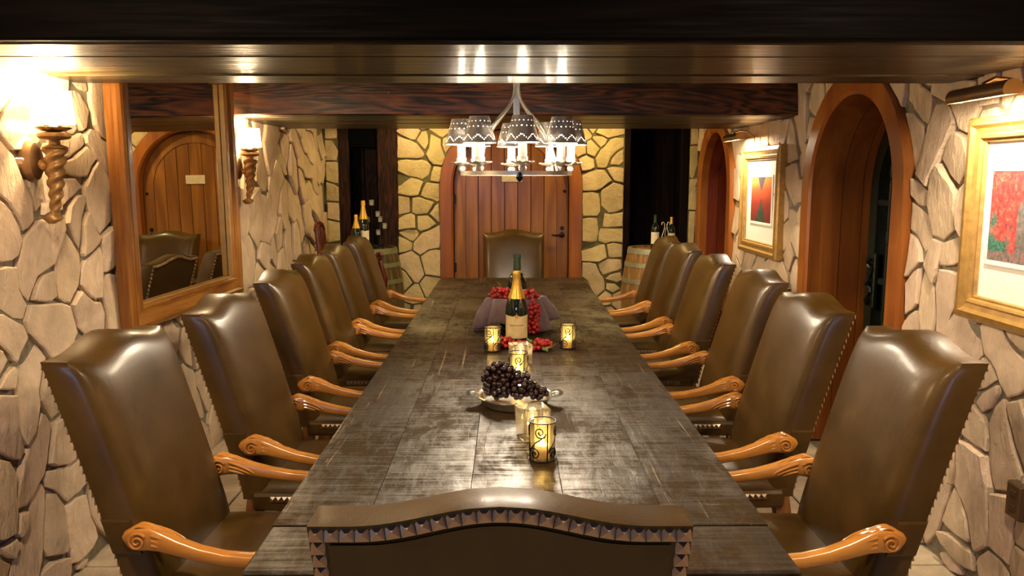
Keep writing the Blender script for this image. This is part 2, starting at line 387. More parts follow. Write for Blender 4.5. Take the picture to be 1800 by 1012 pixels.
# ------------------------------------------------------------------ fieldstones
def seg_dist(px, pz, s):
    ax, az, bx, bz = s; dx, dz = bx - ax, bz - az; L = dx * dx + dz * dz
    t = 0 if L < 1e-9 else max(0, min(1, ((px - ax) * dx + (pz - az) * dz) / L))
    return math.hypot(px - ax - t * dx, pz - az - t * dz)
def segd(px, pz, S_):
    ax, az, bx, bz = S_[:, 0:1], S_[:, 1:2], S_[:, 2:3], S_[:, 3:4]; ex, ez = bx - ax, bz - az; L = np.maximum(ex * ex + ez * ez, 1e-9)
    t = np.clip(((px - ax) * ex + (pz - az) * ez) / L, 0, 1)
    return np.hypot(px - ax - t * ex, pz - az - t * ez).min(0)
def fill(segs, a0, a1, z0, z1, dmin, hole, lng, rng):
    arr = np.array(segs) if segs else np.zeros((0, 4)); miss = 0
    while miss < 900:
        miss += 1
        a = rng.uniform(a0, a1); z = rng.uniform(z0, z1)
        if hole(a, z) < .03: continue
        L = rng.uniform(.3, 1.0) * lng; th = rng.gauss(PI / 2, .6)
        s = (a - L * math.cos(th), z - L * math.sin(th), a + L * math.cos(th), z + L * math.sin(th))
        if len(arr):
            d = segd(np.array([s[0], a, s[2]]), np.array([s[1], z, s[3]]), arr).min()
            if d < dmin * rng.uniform(.85, 1.1): continue
        segs.append(s); arr = np.vstack([arr, [s]]); miss = 0
def simplify(ring, tol):
    """keep only the corners of a closed outline"""
    P = np.array(ring); n = len(P); i0 = 0; i1 = int(np.argmax(np.hypot(P[:, 0] - P[0, 0], P[:, 1] - P[0, 1])))
    def dp(ids):
        if len(ids) < 3: return [ids[0]]
        a, b = P[ids[0]], P[ids[-1]]; e = b - a; L = math.hypot(*e) or 1e-9; q = P[ids[1:-1]] - a
        d = np.abs(e[0] * q[:, 1] - e[1] * q[:, 0]) / L; k = int(np.argmax(d))
        if d[k] < tol: return [ids[0]]
        return dp(ids[:k + 2]) + dp(ids[k + 1:])
    ids = dp(list(range(i0, i1 + 1))) + dp(list(range(i1, n)) + [0])
    return [tuple(P[k]) for k in ids]
def stones(parent, segs, fn, free, mat, solo, gap=.0056, proud=(.008, .028), rng=random):
    """one bulging stone for every seed segment, grown until it meets the joint to its neighbours"""
    joined = MB(); count = 0; SEG = np.array(segs); MID = np.stack([(SEG[:, 0] + SEG[:, 2]) / 2, (SEG[:, 1] + SEG[:, 3]) / 2], 1)
    for i, s in enumerate(segs):
        ca, cz = (s[0] + s[2]) / 2, (s[1] + s[3]) / 2
        dd = np.hypot(MID[:, 0] - ca, MID[:, 1] - cz); dd[i] = 99
        near = SEG[np.argsort(dd)[:26]]
        th = math.atan2(s[3] - s[1], s[2] - s[0]); half = math.hypot(s[2] - s[0], s[3] - s[1]) / 2
        rays = []; m = 41
        for k in range(m): rays.append((s[2], s[3], th - PI / 2 + PI * k / (m - 1)))
        ns = max(0, int(half / .03))
        for k in range(1, ns + 1):
            t = k / (ns + 1); rays.append((s[2] + (s[0] - s[2]) * t, s[3] + (s[1] - s[3]) * t, th + PI / 2))
        for k in range(m): rays.append((s[0], s[1], th + PI / 2 + PI * k / (m - 1)))
        for k in range(1, ns + 1):
            t = k / (ns + 1); rays.append((s[0] + (s[2] - s[0]) * t, s[1] + (s[3] - s[1]) * t, th - PI / 2))
        g = gap * rng.uniform(.6, 1.6)
        ry = np.array(rays); dx, dz = np.cos(ry[:, 2]), np.sin(ry[:, 2]); r = np.zeros(len(rays)); own = np.array([s])
        for it in range(16):
            px, pz = ry[:, 0] + dx * r, ry[:, 1] + dz * r
            sl_ = (segd(px, pz, near) - segd(px, pz, own)) * .5
            fr_ = np.array([free(u, v) for u, v in zip(px, pz)])
            r = np.clip(r + (np.minimum(sl_, fr_) - g) * (.75 if it < 8 else .4), 0.0, .34)
        bx_, bz_ = ry[:, 0] + dx * r, ry[:, 1] + dz * r
        ring = list(zip(bx_, bz_)); keep = simplify(ring, .0055); out = []
        for k in range(len(keep)):                      # straight broken edges with a slightly ragged line
            (x0, y0), (x1, y1) = keep[k], keep[(k + 1) % len(keep)]; L = math.hypot(x1 - x0, y1 - y0); m_ = max(1, int(L / .035))
            for j in range(m_):
                x, y = x0 + (x1 - x0) * j / m_, y0 + (y1 - y0) * j / m_
                if j: x += noise.noise(Vector((x * 31, y * 31, i))) * .004; y += noise.noise(Vector((x * 31, y * 31, i + 50))) * .004
                ex, ez = s[2] - s[0], s[3] - s[1]; L2 = ex * ex + ez * ez
                t = 0 if L2 < 1e-9 else max(0, min(1, ((x - s[0]) * ex + (y - s[1]) * ez) / L2))
                out.append((s[0] + ex * t, s[1] + ez * t, x, y))
        if len(out) < 3: continue
        n = len(out); P = rng.uniform(*proud); ta, tz = rng.gauss(0, .07), rng.gauss(0, .07)
        def top(a, z, f):
            return P * f + ((a - ca) * ta + (z - cz) * tz) * f + noise.noise(Vector((a * 9, z * 5, i * 3.1))) * .006 * f
        v = []
        for (x, z, bx, bz) in out: v.append((bx, bz, -.012))
        for (x, z, bx, bz) in out: v.append((bx, bz, top(bx, bz, .80)))
        for (x, z, bx, bz) in out:
            L = math.hypot(bx - x, bz - z); k = max(.3, 1 - .007 / max(L, .006)); a_, z_ = x + (bx - x) * k, z + (bz - z) * k
            v.append((a_, z_, top(a_, z_, 1.0)))
        for (x, z, bx, bz) in out:
            a_, z_ = x + (bx - x) * .5, z + (bz - z) * .5; v.append((a_, z_, top(a_, z_, 1.04)))
        f = []
        for q in range(3):
            for k in range(n): f.append((q * n + k, q * n + (k + 1) % n, (q + 1) * n + (k + 1) % n, (q + 1) * n + k))
        v.append((ca, cz, top(ca, cz, 1.05))); c0 = 4 * n
        for k in range(n): f.append((3 * n + k, 3 * n + (k + 1) % n, c0))
        if solo(ca, cz):
            o3 = Vector(fn(ca, cz, 0)); mb = MB().add([Vector(fn(*p)) - o3 for p in v], f)
            mb.build('stone', mat, parent, 17, o3); count += 1
        else: joined.add([fn(*p) for p in v], f)
    if joined.v:
        o = joined.build('stonework', mat, parent, 38); o['kind'] = 'stuff'
    return count
def px_segs(lst, axis, val, ia):
    out = []
    for q in lst:
        p0 = at(q[0], q[1], axis, val); p1 = at(q[2], q[3], axis, val) if len(q) == 4 else p0
        out.append((p0[ia], p0.z, p1[ia], p1.z))
    return out
LEFT = [(10,150),(38,195,45,245),(20,310,45,355),(52,285,74,345),(83,310,88,355),(143,170,150,222),(145,147),(172,150,184,215),(156,238,182,275),(133,227),
 (122,262,140,245),(125,300,155,275),(170,305,173,380),(119,335,128,318),(132,360,140,410),(95,400,50,490),(5,400,8,450),(125,440,120,490),(172,455,162,505),
 (152,402,162,425),(190,440,190,470),(192,490,200,560),(78,507),(10,480,25,540),(75,560,115,580),(150,540,175,565),(15,570,30,610),(52,632,50,745),(15,665),(3,645),
 (12,715,20,790),(82,750,45,870),(92,690,98,720),(105,750,110,800),(105,845,128,860),(10,820,18,930),(43,922),(72,890,40,1000),(100,880,108,960),(132,895,145,970),
 (20,965),(105,998),(148,998),(8,1000),(307,600),(330,620),(322,645,332,700),(351,714),(345,745,352,790),(332,726),
 (415,240,420,310),(418,340,425,390),(445,365,450,410),(415,430,420,500),(445,435,442,475),(462,290,464,330),(480,230,475,270),(492,280),(504,259),(515,232,522,250),
 (535,240,536,258),(488,305,485,345),(516,270,518,320),(532,275,545,305),(556,240,557,255),(574,240,574,256),(590,235,590,260),(560,280,559,300),(545,325,555,365),(498,350,505,390),
 (464,348),(478,370,468,410),(492,418),(508,400,510,450),(525,360,535,410),(574,317),(587,326),(574,354),(590,369),(538,430),(467,443),(559,412),(483,446)]
RIGHT = [(1584,156),(1600,160,1615,190),(1668,155,1700,180),(1602,215,1607,270),(1660,200,1625,300),(1735,156),(1767,147),(1674,278),(1652,322,1648,400),(1612,343),
 (1602,370,1620,415),(1603,435,1598,470),(1605,490,1595,540),(1642,440,1635,475),(1625,500,1630,560),(1600,560),(1658,452),(1656,490,1648,570),(1675,585,1700,615),
 (1740,600,1775,675),(1728,663),(1738,700),(1750,720,1758,830),(1786,725,1800,770),(1714,762),(1708,805,1722,930),(1681,919),(1678,965),(1765,905,1750,960),(1743,992),(1671,1001),(1790,992),(1796,945),
 (1402,150,1404,240),(1438,160,1432,190),(1427,221),(1389,240,1392,260),(1392,312,1398,350),(1416,280,1414,300),(1411,331),(1413,382),(1394,386),(1400,415,1408,440),(1380,410),(1387,452),(1409,470),(1396,480),
 (1292,255,1291,275),(1292,310,1293,335),(1290,370,1291,395),(1288,430,1288,450),(1325,240),(1343,238),(1361,236),(1380,230),(1310,460,1311,475),(1330,470),(1352,470,1352,485),(1375,490)]
BACK = [(722,233),(772,230),(712,255,728,262),(745,247),(764,246,770,278),(722,297,748,300),(767,305),(712,325,730,328),(752,337,766,336),(709,362),(735,362,748,362),(767,375),(715,391,720,391),
 (742,391,752,391),(720,413),(712,429),(738,432,765,412),(720,455,728,480),(756,455,760,470),(725,514),(756,501),(1026,233),(1060,231,1080,231),(1057,245),(1040,261),(1082,250,1062,278),(1030,283),(1083,302),
 (1036,320,1062,316),(1073,335,1074,362),(1038,352,1038,370),(1066,388,1082,388),(1038,393,1038,413),(1065,413,1082,413),(1035,440,1055,442),(1078,438),(1070,470,1078,470),(1035,480,1050,505),(1078,505),(1067,524)]
rs = random.Random(3)
def arch_free(a, z, d, extra):
    """distance outside an arched opening with its casing"""
    R = d['hw'] + extra; u = abs(a - d['c'])
    if z < d['zs']: return u - R
    return math.hypot(u, (z - d['zs']) * R / (d['rise'] + extra)) - R
freeL = lambda a, z: min(z, ZC - z, a - YF, YB - a)
freeR = lambda a, z: min(z, ZC - z, a - YF, YB - a, arch_free(a, z, D2, D2['cas']), arch_free(a, z, D3, D3['cas']))
def freeB(a, z):
    r = min(z, ZC - z, a - XL - .02, XR - .02 - a, arch_free(a, z, DB, DB['cas']))
    for x0, x1 in ALC: r = min(r, max(x0 - a, a - x1))
    return r
sl = px_segs(LEFT, 'x', XL + .02, 1); fill(sl, 2.3, YB - .05, .08, ZC - .05, .15, freeL, .07, rs); fill(sl, YF, 2.3, .1, ZC - .05, .22, freeL, .08, rs)
sr = px_segs(RIGHT, 'x', XR - .02, 1); fill(sr, 2.3, YB - .05, .08, ZC - .05, .15, freeR, .07, rs); fill(sr, YF, 2.3, .1, ZC - .05, .22, freeR, .08, rs)
sb = [s for s in px_segs(BACK, 'y', YB - .02, 0) if freeB((s[0] + s[2]) / 2, (s[1] + s[3]) / 2) > .01]
fill(sb, XL + .05, XR - .05, .06, ZC - .05, .10, freeB, .05, rs)
print('STONES', stones(wl, sl, fL, freeL, 'stone', lambda a, z: a > 2.35, rng=rs), stones(wr, sr, fR, freeR, 'stone', lambda a, z: a > 2.35, rng=rs),
      stones(wb, sb, fB, freeB, 'stone_back', lambda a, z: True, .0072, (.008, .018), rs))
# ------------------------------------------------------------------ beams
def beam(name, label, y0, y1, x0=XL, x1=XR, facemat='beam_face'):
    b = struct(name, label, None, 'beam')
    MB().bbox(x0, x1, y0, y0 + .05, ZBM + .002, ZC, .008).build('face_board', facemat, b)
    n = 4
    for k in range(n):
        a = y0 + .052 + (y1 - y0 - .104) * k / n; c = y0 + .052 + (y1 - y0 - .104) * (k + 1) / n
        MB().bbox(x0, x1, a + .0015, c - .0015, ZBM + random.uniform(-.004, .004), ZBM + .04, .006).build('soffit_board', 'beam', b)
    MB().bbox(x0, x1, y1 - .05, y1, ZBM + .002, ZC, .008).build('face_board', facemat, b)
    return b
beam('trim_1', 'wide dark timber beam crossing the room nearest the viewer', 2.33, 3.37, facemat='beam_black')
beam('trim_2', 'dark timber beam with flame grain behind the chandelier', 5.05, 6.42)
# ------------------------------------------------------------------ doors
def casing(parent, d, fn, mat, n0=-.03, n1=.035):
    mb = MB(); inn = arch(d['hw'], d['zs'], d['rise']); out = arch(d['hw'] + d['cas'], d['zs'], d['rise'] + d['cas'])
    mid = arch(d['hw'] + .018, d['zs'], d['rise'] + .018); c = d['c']
    rows = []
    for (i, o, m) in zip(inn, out, mid):
        rows.append([fn(c + i[0], i[1], n0), fn(c + i[0], i[1], n1 - .014), fn(c + m[0], m[1], n1), fn(c + o[0], o[1], n1), fn(c + o[0], o[1], n0)])
    mb.loft(rows); return mb.build('casing', mat, parent, 35)
def reveal(parent, d, fn, depth, mat, t=.03, boards=1):
    """lining boards across the thickness of the wall"""
    for b in range(boards):
        n_a, n_b = -.03 - depth * b / boards, -.03 - depth * (b + 1) / boards + .004
        mb = MB(); inn = arch(d['hw'], d['zs'], d['rise']); out = arch(d['hw'] + t, d['zs'], d['rise'] + t); c = d['c']
        mb.loft([[fn(c + i[0], i[1], n_a), fn(c + o[0], o[1], n_a), fn(c + o[0], o[1], n_b), fn(c + i[0], i[1], n_b)] for i, o in zip(inn, out)])
        mb.build('jamb_lining', mat, parent, 35)
def plank_leaf(parent, d, fn, dep, mat, npl, border=.105, t=.03):
    c = d['c']; hw = d['hw'] - .008; R = d['rise'] - .008; h2, r2 = hw - border, R - border
    inn = arch(h2, d['zs'], r2); out = arch(hw, d['zs'], R)
    MB().loft([[fn(c + i[0], i[1], dep), fn(c + i[0], i[1], dep + t), fn(c + o[0], o[1], dep + t), fn(c + o[0], o[1], dep)] for i, o in zip(inn, out)]).build('stile', mat, parent, 35)
    for k in range(npl):
        a0 = -h2 + 2 * h2 * k / npl + .0035; a1 = -h2 + 2 * h2 * (k + 1) / npl - .0035
        tops = [(a1 + (a0 - a1) * q / 8, arch_top(a1 + (a0 - a1) * q / 8, h2, d['zs'], r2) - .005) for q in range(9)]
        poly = [(a0, .01), (a1, .01)] + tops
        MB().prism(poly, dep, dep + t - .006, lambda a, z, n: fn(c + a, z, n)).build('plank', mat, parent)
d1 = struct('door_1', 'arched orange-brown plank door in the far wall behind the end chair', None, 'door')
casing(d1, DB, fB, 'casing'); reveal(d1, DB, fB, .06, 'casing'); plank_leaf(d1, DB, fB, -.075, 'door', 7)
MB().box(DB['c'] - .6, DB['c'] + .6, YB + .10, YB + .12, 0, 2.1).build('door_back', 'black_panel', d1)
for z in (at(800, 350, 'y', YB).z, at(800, 470, 'y', YB).z):
    MB().bbox(DB['c'] - .565, DB['c'] - .53, YB + .015, YB + .05, z - .045, z + .045, .004).build('hinge', 'iron', d1)
p = at(988, 413, 'y', YB); hx, hz = p.x, p.z
hd = MB().lathe([(.0, 0), (.028, 0), (.028, .012), (.012, .016), (.010, .05)], 16, Matrix.Translation((hx, YB + .045, hz)) @ Matrix.Rotation(PI / 2, 4, 'X')).build('lever_handle', 'hardware', d1, 40)
MB().tube([(hx, YB - .005, hz), (hx - .03, YB - .01, hz), (hx - .075, YB - .008, hz - .004), (hx - .10, YB - .005, hz + .004)], [.010, .011, .008, .006]).build('lever', 'hardware', hd, 40)
MB().lathe([(.0, .014), (.016, .012), (.02, 0), (.02, -.01)], 14, Matrix.Translation((hx + .003, YB + .045, hz + .065)) @ Matrix.Rotation(PI / 2, 4, 'X')).build('lock', 'hardware', d1, 40)
q = at(993, 336, 'y', YB)
MB().lathe([(.0, .006), (.012, .006), (.016, 0), (.016, -.01)], 12, Matrix.Translation((q.x, YB + .045, q.z)) @ Matrix.Rotation(PI / 2, 4, 'X')).build('peephole', 'hardware', d1, 40)
s0, s1 = at(882, 303, 'y', YB), at(918, 319.5, 'y', YB)
sg = MB().bbox(s0.x, s1.x, YB + .042, YB + .05, s1.z, s1.z + .085, .002).build('notice_plate', 'paper', d1); sg['label'] = 'pale blank notice plate on door'

d2 = struct('door_2', 'tall arched doorway with deep wooden jambs and dark iron door beside the near picture', None, 'door')
casing(d2, D2, fR, 'casing', -.03, .05); reveal(d2, D2, fR, .36, 'casing', .03, 3)
lf = MB(); c2 = D2['c']; zp = XR + .36
o_ = arch(.49, 1.52, .49); i_ = arch(.40, 1.52, .40)
MB().loft([[(zp, c2 + i[0], i[1]), (zp - .05, c2 + i[0], i[1]), (zp - .05, c2 + o[0], o[1]), (zp, c2 + o[0], o[1])] for i, o in zip(i_, o_)]).build('iron_frame', 'green_iron', d2, 35)
MB().prism([(a, z) for a, z in i_], 0, .008, lambda a, z, n: (zp - .01 - n, c2 + a, z)).build('pane', 'pane', d2)
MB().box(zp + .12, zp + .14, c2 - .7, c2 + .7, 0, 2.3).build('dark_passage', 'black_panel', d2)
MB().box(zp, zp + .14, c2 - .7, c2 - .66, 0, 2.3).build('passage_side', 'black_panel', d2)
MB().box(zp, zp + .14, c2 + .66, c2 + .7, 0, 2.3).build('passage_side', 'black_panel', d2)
for a in (-.27, -.135, 0, .135, .27):
    MB().tube([(zp - .035, c2 + a, .1), (zp - .035, c2 + a, arch_top(a, .40, 1.52, .40))], .011, 8).build('bar', 'green_iron', d2, 40)
for z in (.62, 1.0, 1.45):
    MB().bbox(zp - .045, zp - .02, c2 - .41, c2 + .41, z - .018, z + .018, .004).build('cross_bar', 'green_iron', d2)
for a, z, sg_ in ((.2, 1.62, 1), (-.2, 1.62, -1), (.2, 1.25, 1), (-.2, 1.25, -1), (.2, .8, 1), (-.2, .8, -1)):
    pts = [(zp - .04, c2 + a + sg_ * (.02 + .085 * t) * math.cos(9 * t), z + (.02 + .085 * t) * math.sin(9 * t)) for t in [k / 26 for k in range(27)]]
    MB().tube(pts, .007, 6).build('scroll', 'green_iron', d2, 40)
hp = [(zp - .085 - .012 * math.sin(k * .9), c2 + .37 + .010 * math.cos(k * 1.7), .86 + k * .016) for k in range(18)]
MB().tube(hp, [.010 + .004 * (k % 3) for k in range(18)], 8).build('pull_handle', 'iron', d2, 40)
MB().bbox(zp - .07, zp - .045, c2 + .345, c2 + .395, .84, 1.16, .006).build('lock_plate', 'green_iron', d2)
d3 = struct('door_3', 'narrow-looking red-brown arched plank door in the far right corner', None, 'door')
casing(d3, D3, fR, 'casing', -.03, .05); reveal(d3, D3, fR, .20, 'red_door', .03, 2); plank_leaf(d3, D3, fR, -.25, 'red_door', 6, .09)
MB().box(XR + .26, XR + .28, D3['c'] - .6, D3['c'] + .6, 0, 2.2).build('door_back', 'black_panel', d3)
# ------------------------------------------------------------------ recesses in the far wall
def recess(name, label, x0, x1, mats, depth=.55):
    r = struct(name, label, None, 'alcove'); y0, y1 = YB, YB + depth; w_ = x1 - x0
    MB().box(x0, x0 + .02, y0, y1, 0, ZC).build('side_panel', mats[0], r); MB().box(x1 - .02, x1, y0, y1, 0, ZC).build('side_panel', mats[0], r)
    for k in range(4):
        MB().bbox(x0 + .02 + (w_ - .04) * k / 4 + .002, x0 + .02 + (w_ - .04) * (k + 1) / 4 - .002, y1 - .02, y1, 0, ZC, .005).build('plank', mats[0], r)
    for a, b in mats[1]:
        MB().bbox(a, b, y0 - .012, y0 + .05, 0, ZC, .008).build('post', mats[0], r)
    return r
xa = lambda px: at(px, 330, 'y', YB).x
al = recess('trim_3', 'dark wood panelled recess behind the left barrel', *ALC[0], ('dark_panel', [(xa(597), xa(614)), (xa(664), xa(700))]))
g0, g1 = at(606, 229, 'y', YB + .02), at(662, 258, 'y', YB + .02)
gr = MB().box(g0.x, g1.x, YB + .03, YB + .04, g1.z, g0.z + .05).build('vent_grille', 'steel_grille', al)
for k in range(9): MB().bbox(g0.x, g1.x, YB + .018, YB + .03, g1.z + .004 + k * .022, g1.z + .013 + k * .022, .002).build('slat', 'steel_grille', gr)
recess('trim_4', 'black panelled recess behind the right barrel', *ALC[1], ('black_panel', [(xa(1097), xa(1108)), (xa(1196), xa(1209))]))
# added unseen window behind the photographer, a dim blue fill light
wi = struct('added_window_1', 'added unseen window glowing dim blue in the wall behind the near end of the room', None, 'window')
MB().box(-1.0, .3, YF + .005, YF + .01, 1.15, 1.9).build('pane', 'dusk', wi)
for a in ((-1.05, -1.0), (.3, .35), (-.375, -.325)): MB().bbox(a[0], a[1], YF, YF + .05, 1.1, 1.95, .006).build('window_frame', 'casing', wi)
for z in ((1.1, 1.15), (1.9, 1.95)): MB().bbox(-1.0, .3, YF, YF + .05, z[0], z[1], .006).build('window_rail', 'casing', wi)
# ------------------------------------------------------------------ table
tb = thing('dining_table', 'long dark worn plank dining table down the middle of the room', 'table', (TX, 0, 0))
bx = [-TW, -.375, -.13, .115, .36, TW]
for k in range(5):
    MB().bbox(bx[k] + .0004, bx[k + 1] - .0004, TY0 + .23, TY1 - .20, TZ - .065, TZ - random.uniform(0, .0004), .0009).build('top_plank', 'table', tb)
MB().bbox(-TW, TW, TY0, TY0 + .228, TZ - .065, TZ - .001, .006).build('end_board', 'table', tb)
MB().bbox(-TW, TW, TY1 - .198, TY1, TZ - .065, TZ - .001, .006).build('end_board', 'table', tb)
MB().box(-.44, .44, TY0 + .3, TY0 + .33, TZ - .15, TZ - .066).box(-.44, .44, TY1 - .33, TY1 - .3, TZ - .15, TZ - .066).box(-.44, -.41, TY0 + .3, TY1 - .3, TZ - .15, TZ - .066).box(.41, .44, TY0 + .3, TY1 - .3, TZ - .15, TZ - .066).build('apron', 'beam_face', tb)
for y in (TY0 + .75, (TY0 + TY1) / 2, TY1 - .75):
    MB().bbox(-.22, .22, y - .05, y + .05, .08, TZ - .066, .01).bbox(-.34, .34, y - .06, y + .06, 0, .08, .01).build('trestle', 'beam_face', tb)
MB().bbox(-.04, .04, TY0 + .75, TY1 - .75, .20, .30, .008).build('stretcher', 'beam_face', tb)
# ------------------------------------------------------------------ armchairs
BW, ZB, ZT, HUMP = .275, .395, 1.10, .034
def lean(z): return -.225 - .195 * max(0, (z - .42) / .68) ** 1.1
def ztop(u):
    k = min(1, abs(u) / .80); return ZT + HUMP * (.5 + .5 * math.cos(PI * k)) ** 1.05
def back_mesh():
    nu, nv = 26, 24; V = []; F = []
    us = [-1 + 2 * i / nu for i in range(nu + 1)]; us = [math.copysign(abs(u) ** .72, u) for u in us]
    vs = [.5 + .5 * math.copysign(abs(2 * j / nv - 1) ** .72, 2 * j / nv - 1) for j in range(nv + 1)]
    def pos(u, v, side):
        zt = ztop(u); z = ZB + (zt - ZB) * v; yc = lean(z); wu = BW * (1 - .035 * (1 - v))
        e = (1 - abs(u) ** 5) * (1 - abs(2 * v - 1) ** 9)
        ed = max(abs(u), abs(2 * v - 1))
        if side: y = yc + .028 + .052 * max(0, e) ** .55
        else: y = yc - .045
        return (u * wu, y, z)
    n1 = nu + 1
    for side in (1, 0):
        for v in vs:
            for u in us: V.append(pos(u, v, side))
    off = n1 * (nv + 1)
    for j in range(nv):
        for i in range(nu):
            a = j * n1 + i; F.append((a, a + 1, a + n1 + 1, a + n1)); F.append((off + a, off + a + n1, off + a + n1 + 1, off + a + 1))
    for j in range(nv):
        a = j * n1; F.append((a, a + n1, off + a + n1, off + a)); a += nu; F.append((a, off + a, off + a + n1, a + n1))
    for i in range(nu):
        F.append((i, off + i, off + i + 1, i + 1)); a = nv * n1 + i; F.append((a, a + 1, off + a + 1, off + a))
    mb = MB(); mb.add(V, F); m = mb.mesh('backrest', 'leather', 50)
    return m
def rear_panel_mesh():
    mb = MB(); n = 20; rows = []
    for j in range(9):
        v = j / 8; r = []
        for i in range(n + 1):
            u = -1 + 2 * i / n; z = ZB + .03 + (ztop(u) - .031 - ZB - .03) * v; r.append((u * (BW - .028) * (1 - .03 * (1 - v)), lean(z) - .0495, z))
        rows.append(r)
    V = [p for r in rows for p in r]; F = [(j * (n + 1) + i, j * (n + 1) + i + 1, (j + 1) * (n + 1) + i + 1, (j + 1) * (n + 1) + i) for j in range(8) for i in range(n)]
    b = len(V); V += [(p[0], p[1] + .006, p[2]) for p in V]; F += [tuple(q + b for q in f) for f in F]
    return MB().add(V, F).mesh('rear_panel', 'leather', 40)
STUD = .0105
stud = MB().add([(-STUD, -STUD, 0), (STUD, -STUD, 0), (STUD, STUD, 0), (-STUD, STUD, 0), (-STUD, -STUD, .002), (STUD, -STUD, .002), (STUD, STUD, .002), (-STUD, STUD, .002), (0, 0, .010)],
    [(3, 2, 1, 0), (0, 1, 5, 4), (1, 2, 6, 5), (2, 3, 7, 6), (3, 0, 4, 7), (4, 5, 8), (5, 6, 8), (6, 7, 8), (7, 4, 8)]).mesh('stud', 'stud')
def stud_spots():
    out = []
    N = 24
    for k in range(N + 1):
        u = -1 + 2 * k / N; x = u * (BW - .0125); z = ztop(u) - .0135; sl_ = (ztop(u + .02) - ztop(u - .02)) / (.04 * BW)
        out.append(Matrix.Translation((x, lean(z) - .0455, z)) @ Matrix.Rotation(-math.atan(sl_), 4, 'Y') @ Matrix.Rotation(math.radians(90 - 16), 4, 'X'))
    z = ZT - .036
    while z > ZB + .02:
        for s in (-1, 1):
            v = (z - ZB) / (ZT - ZB)
            out.append(Matrix.Translation((s * (BW - .0125) * (1 - .035 * (1 - v)), lean(z) - .0455, z)) @ Matrix.Rotation(math.radians(90 - 16), 4, 'X'))
        z -= .0225
    return out
def seat_spots():
    out = []
    for k in range(25): out.append(Matrix.Translation((-.26 + .52 * k / 24, .2765, .402)) @ Matrix.Rotation(-PI / 2, 4, 'X'))
    for k in range(20):
        for s in (-1, 1): out.append(Matrix.Translation((s * .2805, .26 - .0217 * k, .402)) @ Matrix.Rotation(s * PI / 2, 4, 'Y'))
    return out
BSP, SSP = stud_spots(), seat_spots()
def joined_studs(spots):
    mb = MB(); V = [v.co.copy() for v in stud.vertices]; F = [tuple(p.vertices) for p in stud.polygons]
    for m in spots: mb.add(V, F, m)
    return mb.mesh('stud_trim', 'stud')
def cushion_mesh():
    nu, nv = 16, 16; V = []; F = []; n1 = nu + 1
    for side in (1, 0):
        for j in range(nv + 1):
            for i in range(n1):
                u = -1 + 2 * i / nu; v = -1 + 2 * j / nv
                u = math.copysign(abs(u) ** .8, u); v = math.copysign(abs(v) ** .8, v)
                e = max(0, (1 - abs(u) ** 6) * (1 - abs(v) ** 6)) ** .5
                x = u * .277 * (1 - .04 * (1 - (v + 1) / 2)); y = .015 + v * .262 - .02 * u * u * (v > 0) * v
                V.append((x, y, (.425 + .050 * e) if side else .418))
    off = n1 * (nv + 1)
    for j in range(nv):
        for i in range(nu):
            a = j * n1 + i; F.append((a, a + 1, a + n1 + 1, a + n1)); F.append((off + a, off + a + n1, off + a + n1 + 1, off + a + 1))
    for j in range(nv):
        a = j * n1; F.append((a, a + n1, off + a + n1, off + a)); a += nu; F.append((a, off + a, off + a + n1, a + n1))
    for i in range(nu):
        F.append((i, off + i, off + i + 1, i + 1)); a = nv * n1 + i; F.append((a, a + 1, off + a + 1, off + a))
    return MB().add(V, F).mesh('seat', 'leather', 60)
ARM = [(-.262, .592, .270, .044, .028), (-.25, .600, .274, .060, .042), (-.225, .609, .279, .072, .048), (-.19, .612, .284, .070, .049), (-.155, .604, .288, .056, .046), (-.11, .591, .294, .046, .043),
       (-.05, .576, .300, .039, .041), (.02, .564, .304, .036, .041), (.09, .559, .304, .035, .044), (.15, .563, .300, .037, .050), (.19, .567, .296, .040, .050), (.215, .562, .294, .036, .044), (.228, .555, .294, .020, .030)]
def arm_mesh(s):
    rings = []
    for i, (y, z, x, h, w_) in enumerate(ARM):
        a = ARM[max(0, i - 1)]; b = ARM[min(len(ARM) - 1, i + 1)]; t = Vector((0, b[0] - a[0], b[1] - a[1])).normalized(); nrm = Vector((0, -t.z, t.y))
        r = []
        for k in range(14):
            q = 2 * PI * k / 14; cx, cy = math.cos(q), math.sin(q)
            cx = math.copysign(abs(cx) ** .6, cx); cy = math.copysign(abs(cy) ** .6, cy)
            r.append(Vector((s * x + cx * w_ / 2, y, z)) + nrm * (cy * h / 2))
        rings.append(r)
    return MB().loft(rings).mesh('arm', 'arm', 50)
